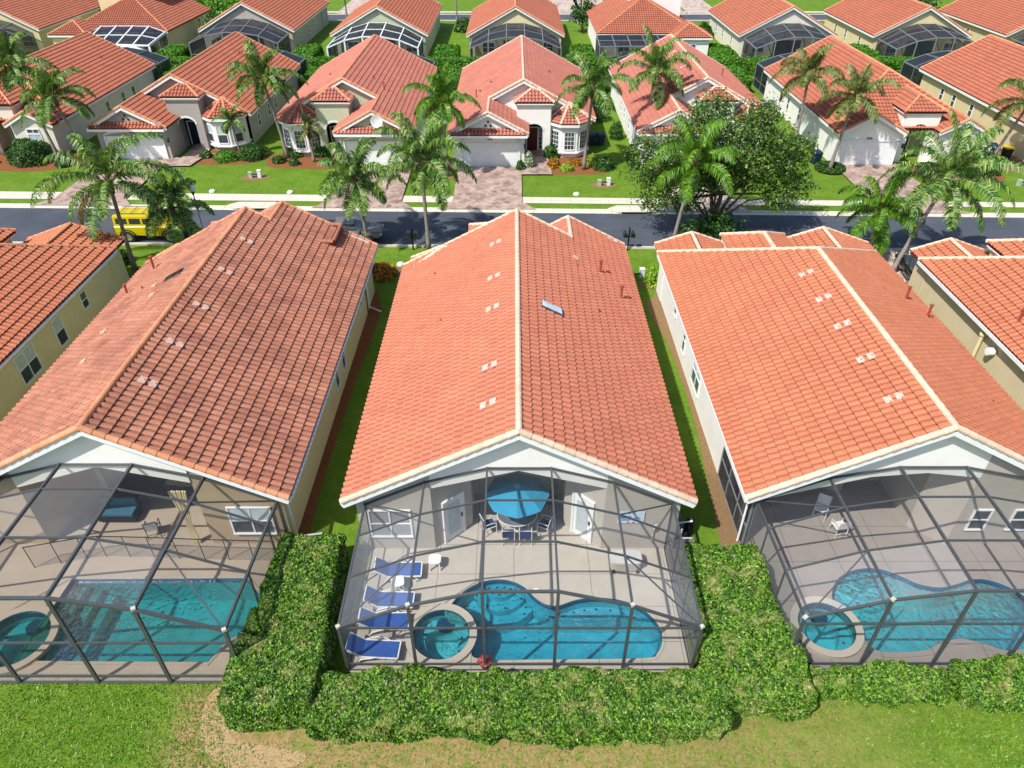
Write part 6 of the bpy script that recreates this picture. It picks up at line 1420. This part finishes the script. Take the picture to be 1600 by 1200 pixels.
def offroad(x, y, rz):
    o = empty('off_road_vehicle', (x, y, 0), rz, 'bright yellow boxy off-road vehicle parked at the near kerb', 'off-road vehicle')
    body = loft([(-2.3, [(.95, .55), (.98, .8), (.98, 1.18), (.9, 1.22)]), (1.0, [(.95, .5), (.98, .8), (.98, 1.18), (.92, 1.24)]), (2.05, [(.93, .55), (.96, .8), (.95, 1.12), (.86, 1.17)]), (2.3, [(.85, .6), (.88, .8), (.86, 1.0), (.8, 1.04)])]); bevel(body.build('body', 'yellow', o), .05)
    cab = loft([(-2.28, [(.88, 1.23), (.86, 1.5), (.80, 1.86), (.6, 1.9)]), (.1, [(.88, 1.23), (.86, 1.5), (.8, 1.9), (.6, 1.94)]), (.62, [(.88, 1.23), (.86, 1.35), (.84, 1.5), (.6, 1.52)]), (.95, [(.88, 1.23), (.87, 1.24), (.86, 1.25), (.6, 1.26)])]); cb = bevel(cab.build('cabin', 'yellow', o), .05)
    for s in (-1, 1):
        for x0, x1 in ((-2.1, -1.3), (-1.15, -.35), (-.2, .42)):
            g = MB(); t = s * .868; g.slab([(x0, t, 1.36), (x1, t, 1.36), (x1 - (.18 if x1 > 0 else .02), s * .835, 1.74), (x0, s * .835, 1.74)], .03); g.build('side_window', 'glass', cb)
    g = MB(); g.slab([(.22, -.72, 1.84), (.22, .72, 1.84), (.66, .76, 1.42), (.66, -.76, 1.42)], .06); g.build('windscreen', 'glass', cb)
    g = MB(); g.slab([(-2.3, -.62, 1.4), (-2.3, .62, 1.4), (-2.3, .62, 1.78), (-2.3, -.62, 1.78)], .03); g.build('rear_window', 'glass', cb)
    r = MB()
    for s in (-.62, .62): r.tube([(-2.1, s, 1.95), (-2.1, s, 2.02), (.05, s, 2.04), (.05, s, 1.95)], .025, 6)
    for xx in (-1.8, -1.0, -.2): r.tube([(xx, -.62, 2.03), (xx, .62, 2.03)], .02, 6)
    r.build('roof_rack', 'blackmetal', o)
    for xx in (-1.45, 1.5):
        for s in (-1, 1): wheel(o, xx, s * .86, .42, .28)
        f = MB()
        for s in (-1, 1): f.tube([(xx + .56 * math.cos(t), s * .97, .42 + .54 * math.sin(t)) for t in np.linspace(0, PI, 9)], .055, 6)
        f.build('wheel_arch', 'blackmetal', o)
    b = MB(); b.box((2.36, 0, .62), (.18, 1.7, .22)); b.build('bumper', 'blackmetal', o); b = MB(); b.box((-2.38, 0, .6), (.16, 1.75, .2)); b.tube([(-2.5, -.8, .7), (-2.5, -.8, 1.6)], .02, 6); b.tube([(-2.5, -.4, .7), (-2.5, -.4, 1.6)], .02, 6); b.build('bumper', 'chrome', o)
    b = MB(); b.tube([(-2.34, .35, 1.05), (-2.56, .35, 1.05)], .38, 18); b.build('spare_wheel', 'rubber', o)
    for s in (-.6, .6): b = MB(); b.tube([(2.28, s, .88), (2.34, s, .88)], .11, 12); b.build('headlight', 'globe', o)
    for s in (-.82, .82): b = MB(); b.box((-2.32, s, .95), (.04, .12, .25)); b.build('tail_light', 'redlight', o)
    for s in (-1, 1): b = MB(); b.box((.45, s * 1.08, 1.38), (.1, .2, .16)); b.build('wing_mirror', 'blackmetal', o)
    return o
offroad(-25.7, 47.35, R(-1))
def car(x, y, rz, paint, label, suv=True):
    h = 1.72 if suv else 1.44
    o = empty('parked_car', (x, y, 0), rz, label, 'car')
    body = loft([(-2.3, [(.72, .5), (.8, .7), (.82, .9), (.7, 1.0)]), (-2.1, [(.85, .38), (.93, .65), (.92, .92), (.8, 1.05)]), (0, [(.88, .32), (.95, .6), (.94, .92), (.86, 1.03)]), (1.3, [(.88, .34), (.95, .6), (.92, .88), (.8, .98)]), (2.1, [(.8, .42), (.88, .6), (.84, .76), (.7, .84)]), (2.32, [(.6, .5), (.68, .6), (.66, .7), (.5, .74)])]); bevel(body.build('body', paint, o), .06, 3)
    z = h
    cab = loft([(-2.12 if suv else -1.7, [(.80, 1.0), (.78, 1.1), (.70, 1.2), (.5, 1.24)]), (-1.8 if suv else -1.0, [(.82, 1.0), (.8, 1.2), (.66, z - .1), (.45, z - .04)]), (-.2, [(.84, 1.0), (.82, 1.2), (.7, z - .05), (.45, z)]), (.5, [(.84, 1.0), (.82, 1.15), (.68, z - .2), (.45, z - .12)]), (1.25, [(.82, .97), (.8, .99), (.76, 1.0), (.5, 1.02)])]); cb = cab.build('cabin', 'glass', o, False); bevel(cb, .04)
    b = MB(); b.slab([(-1.75 if suv else -.95, -.6, z - .05), (.35, -.62, z - .06), (.35, .62, z - .06), (-1.75 if suv else -.95, .6, z - .05)], .09); bevel(b.build('roof_panel', paint, cb), .04)
    for xx in (-1.4, 1.4):
        for s in (-1, 1): wheel(o, xx, s * .84, .34, .22)
    for s in (-.72, .72): b = MB(); b.box((-2.22, s, .85), (.2, .22, .14)); b.build('tail_light', 'redlight', o); b = MB(); b.box((2.18, s * .9, .68), (.2, .26, .12)); b.build('headlight', 'globe', o)
    for s in (-1, 1): b = MB(); b.box((.75, s * 1.0, 1.05), (.16, .18, .12)); b.build('wing_mirror', paint, o)
    return o
car(26.0, 41.0, R(82), 'black_paint', 'black car parked in the drive between the two right-hand houses')
car(-11.6, 46.95, R(2), 'grey_paint', 'grey-brown car at the near kerb, mostly hidden behind the weathered roof and palm', False)
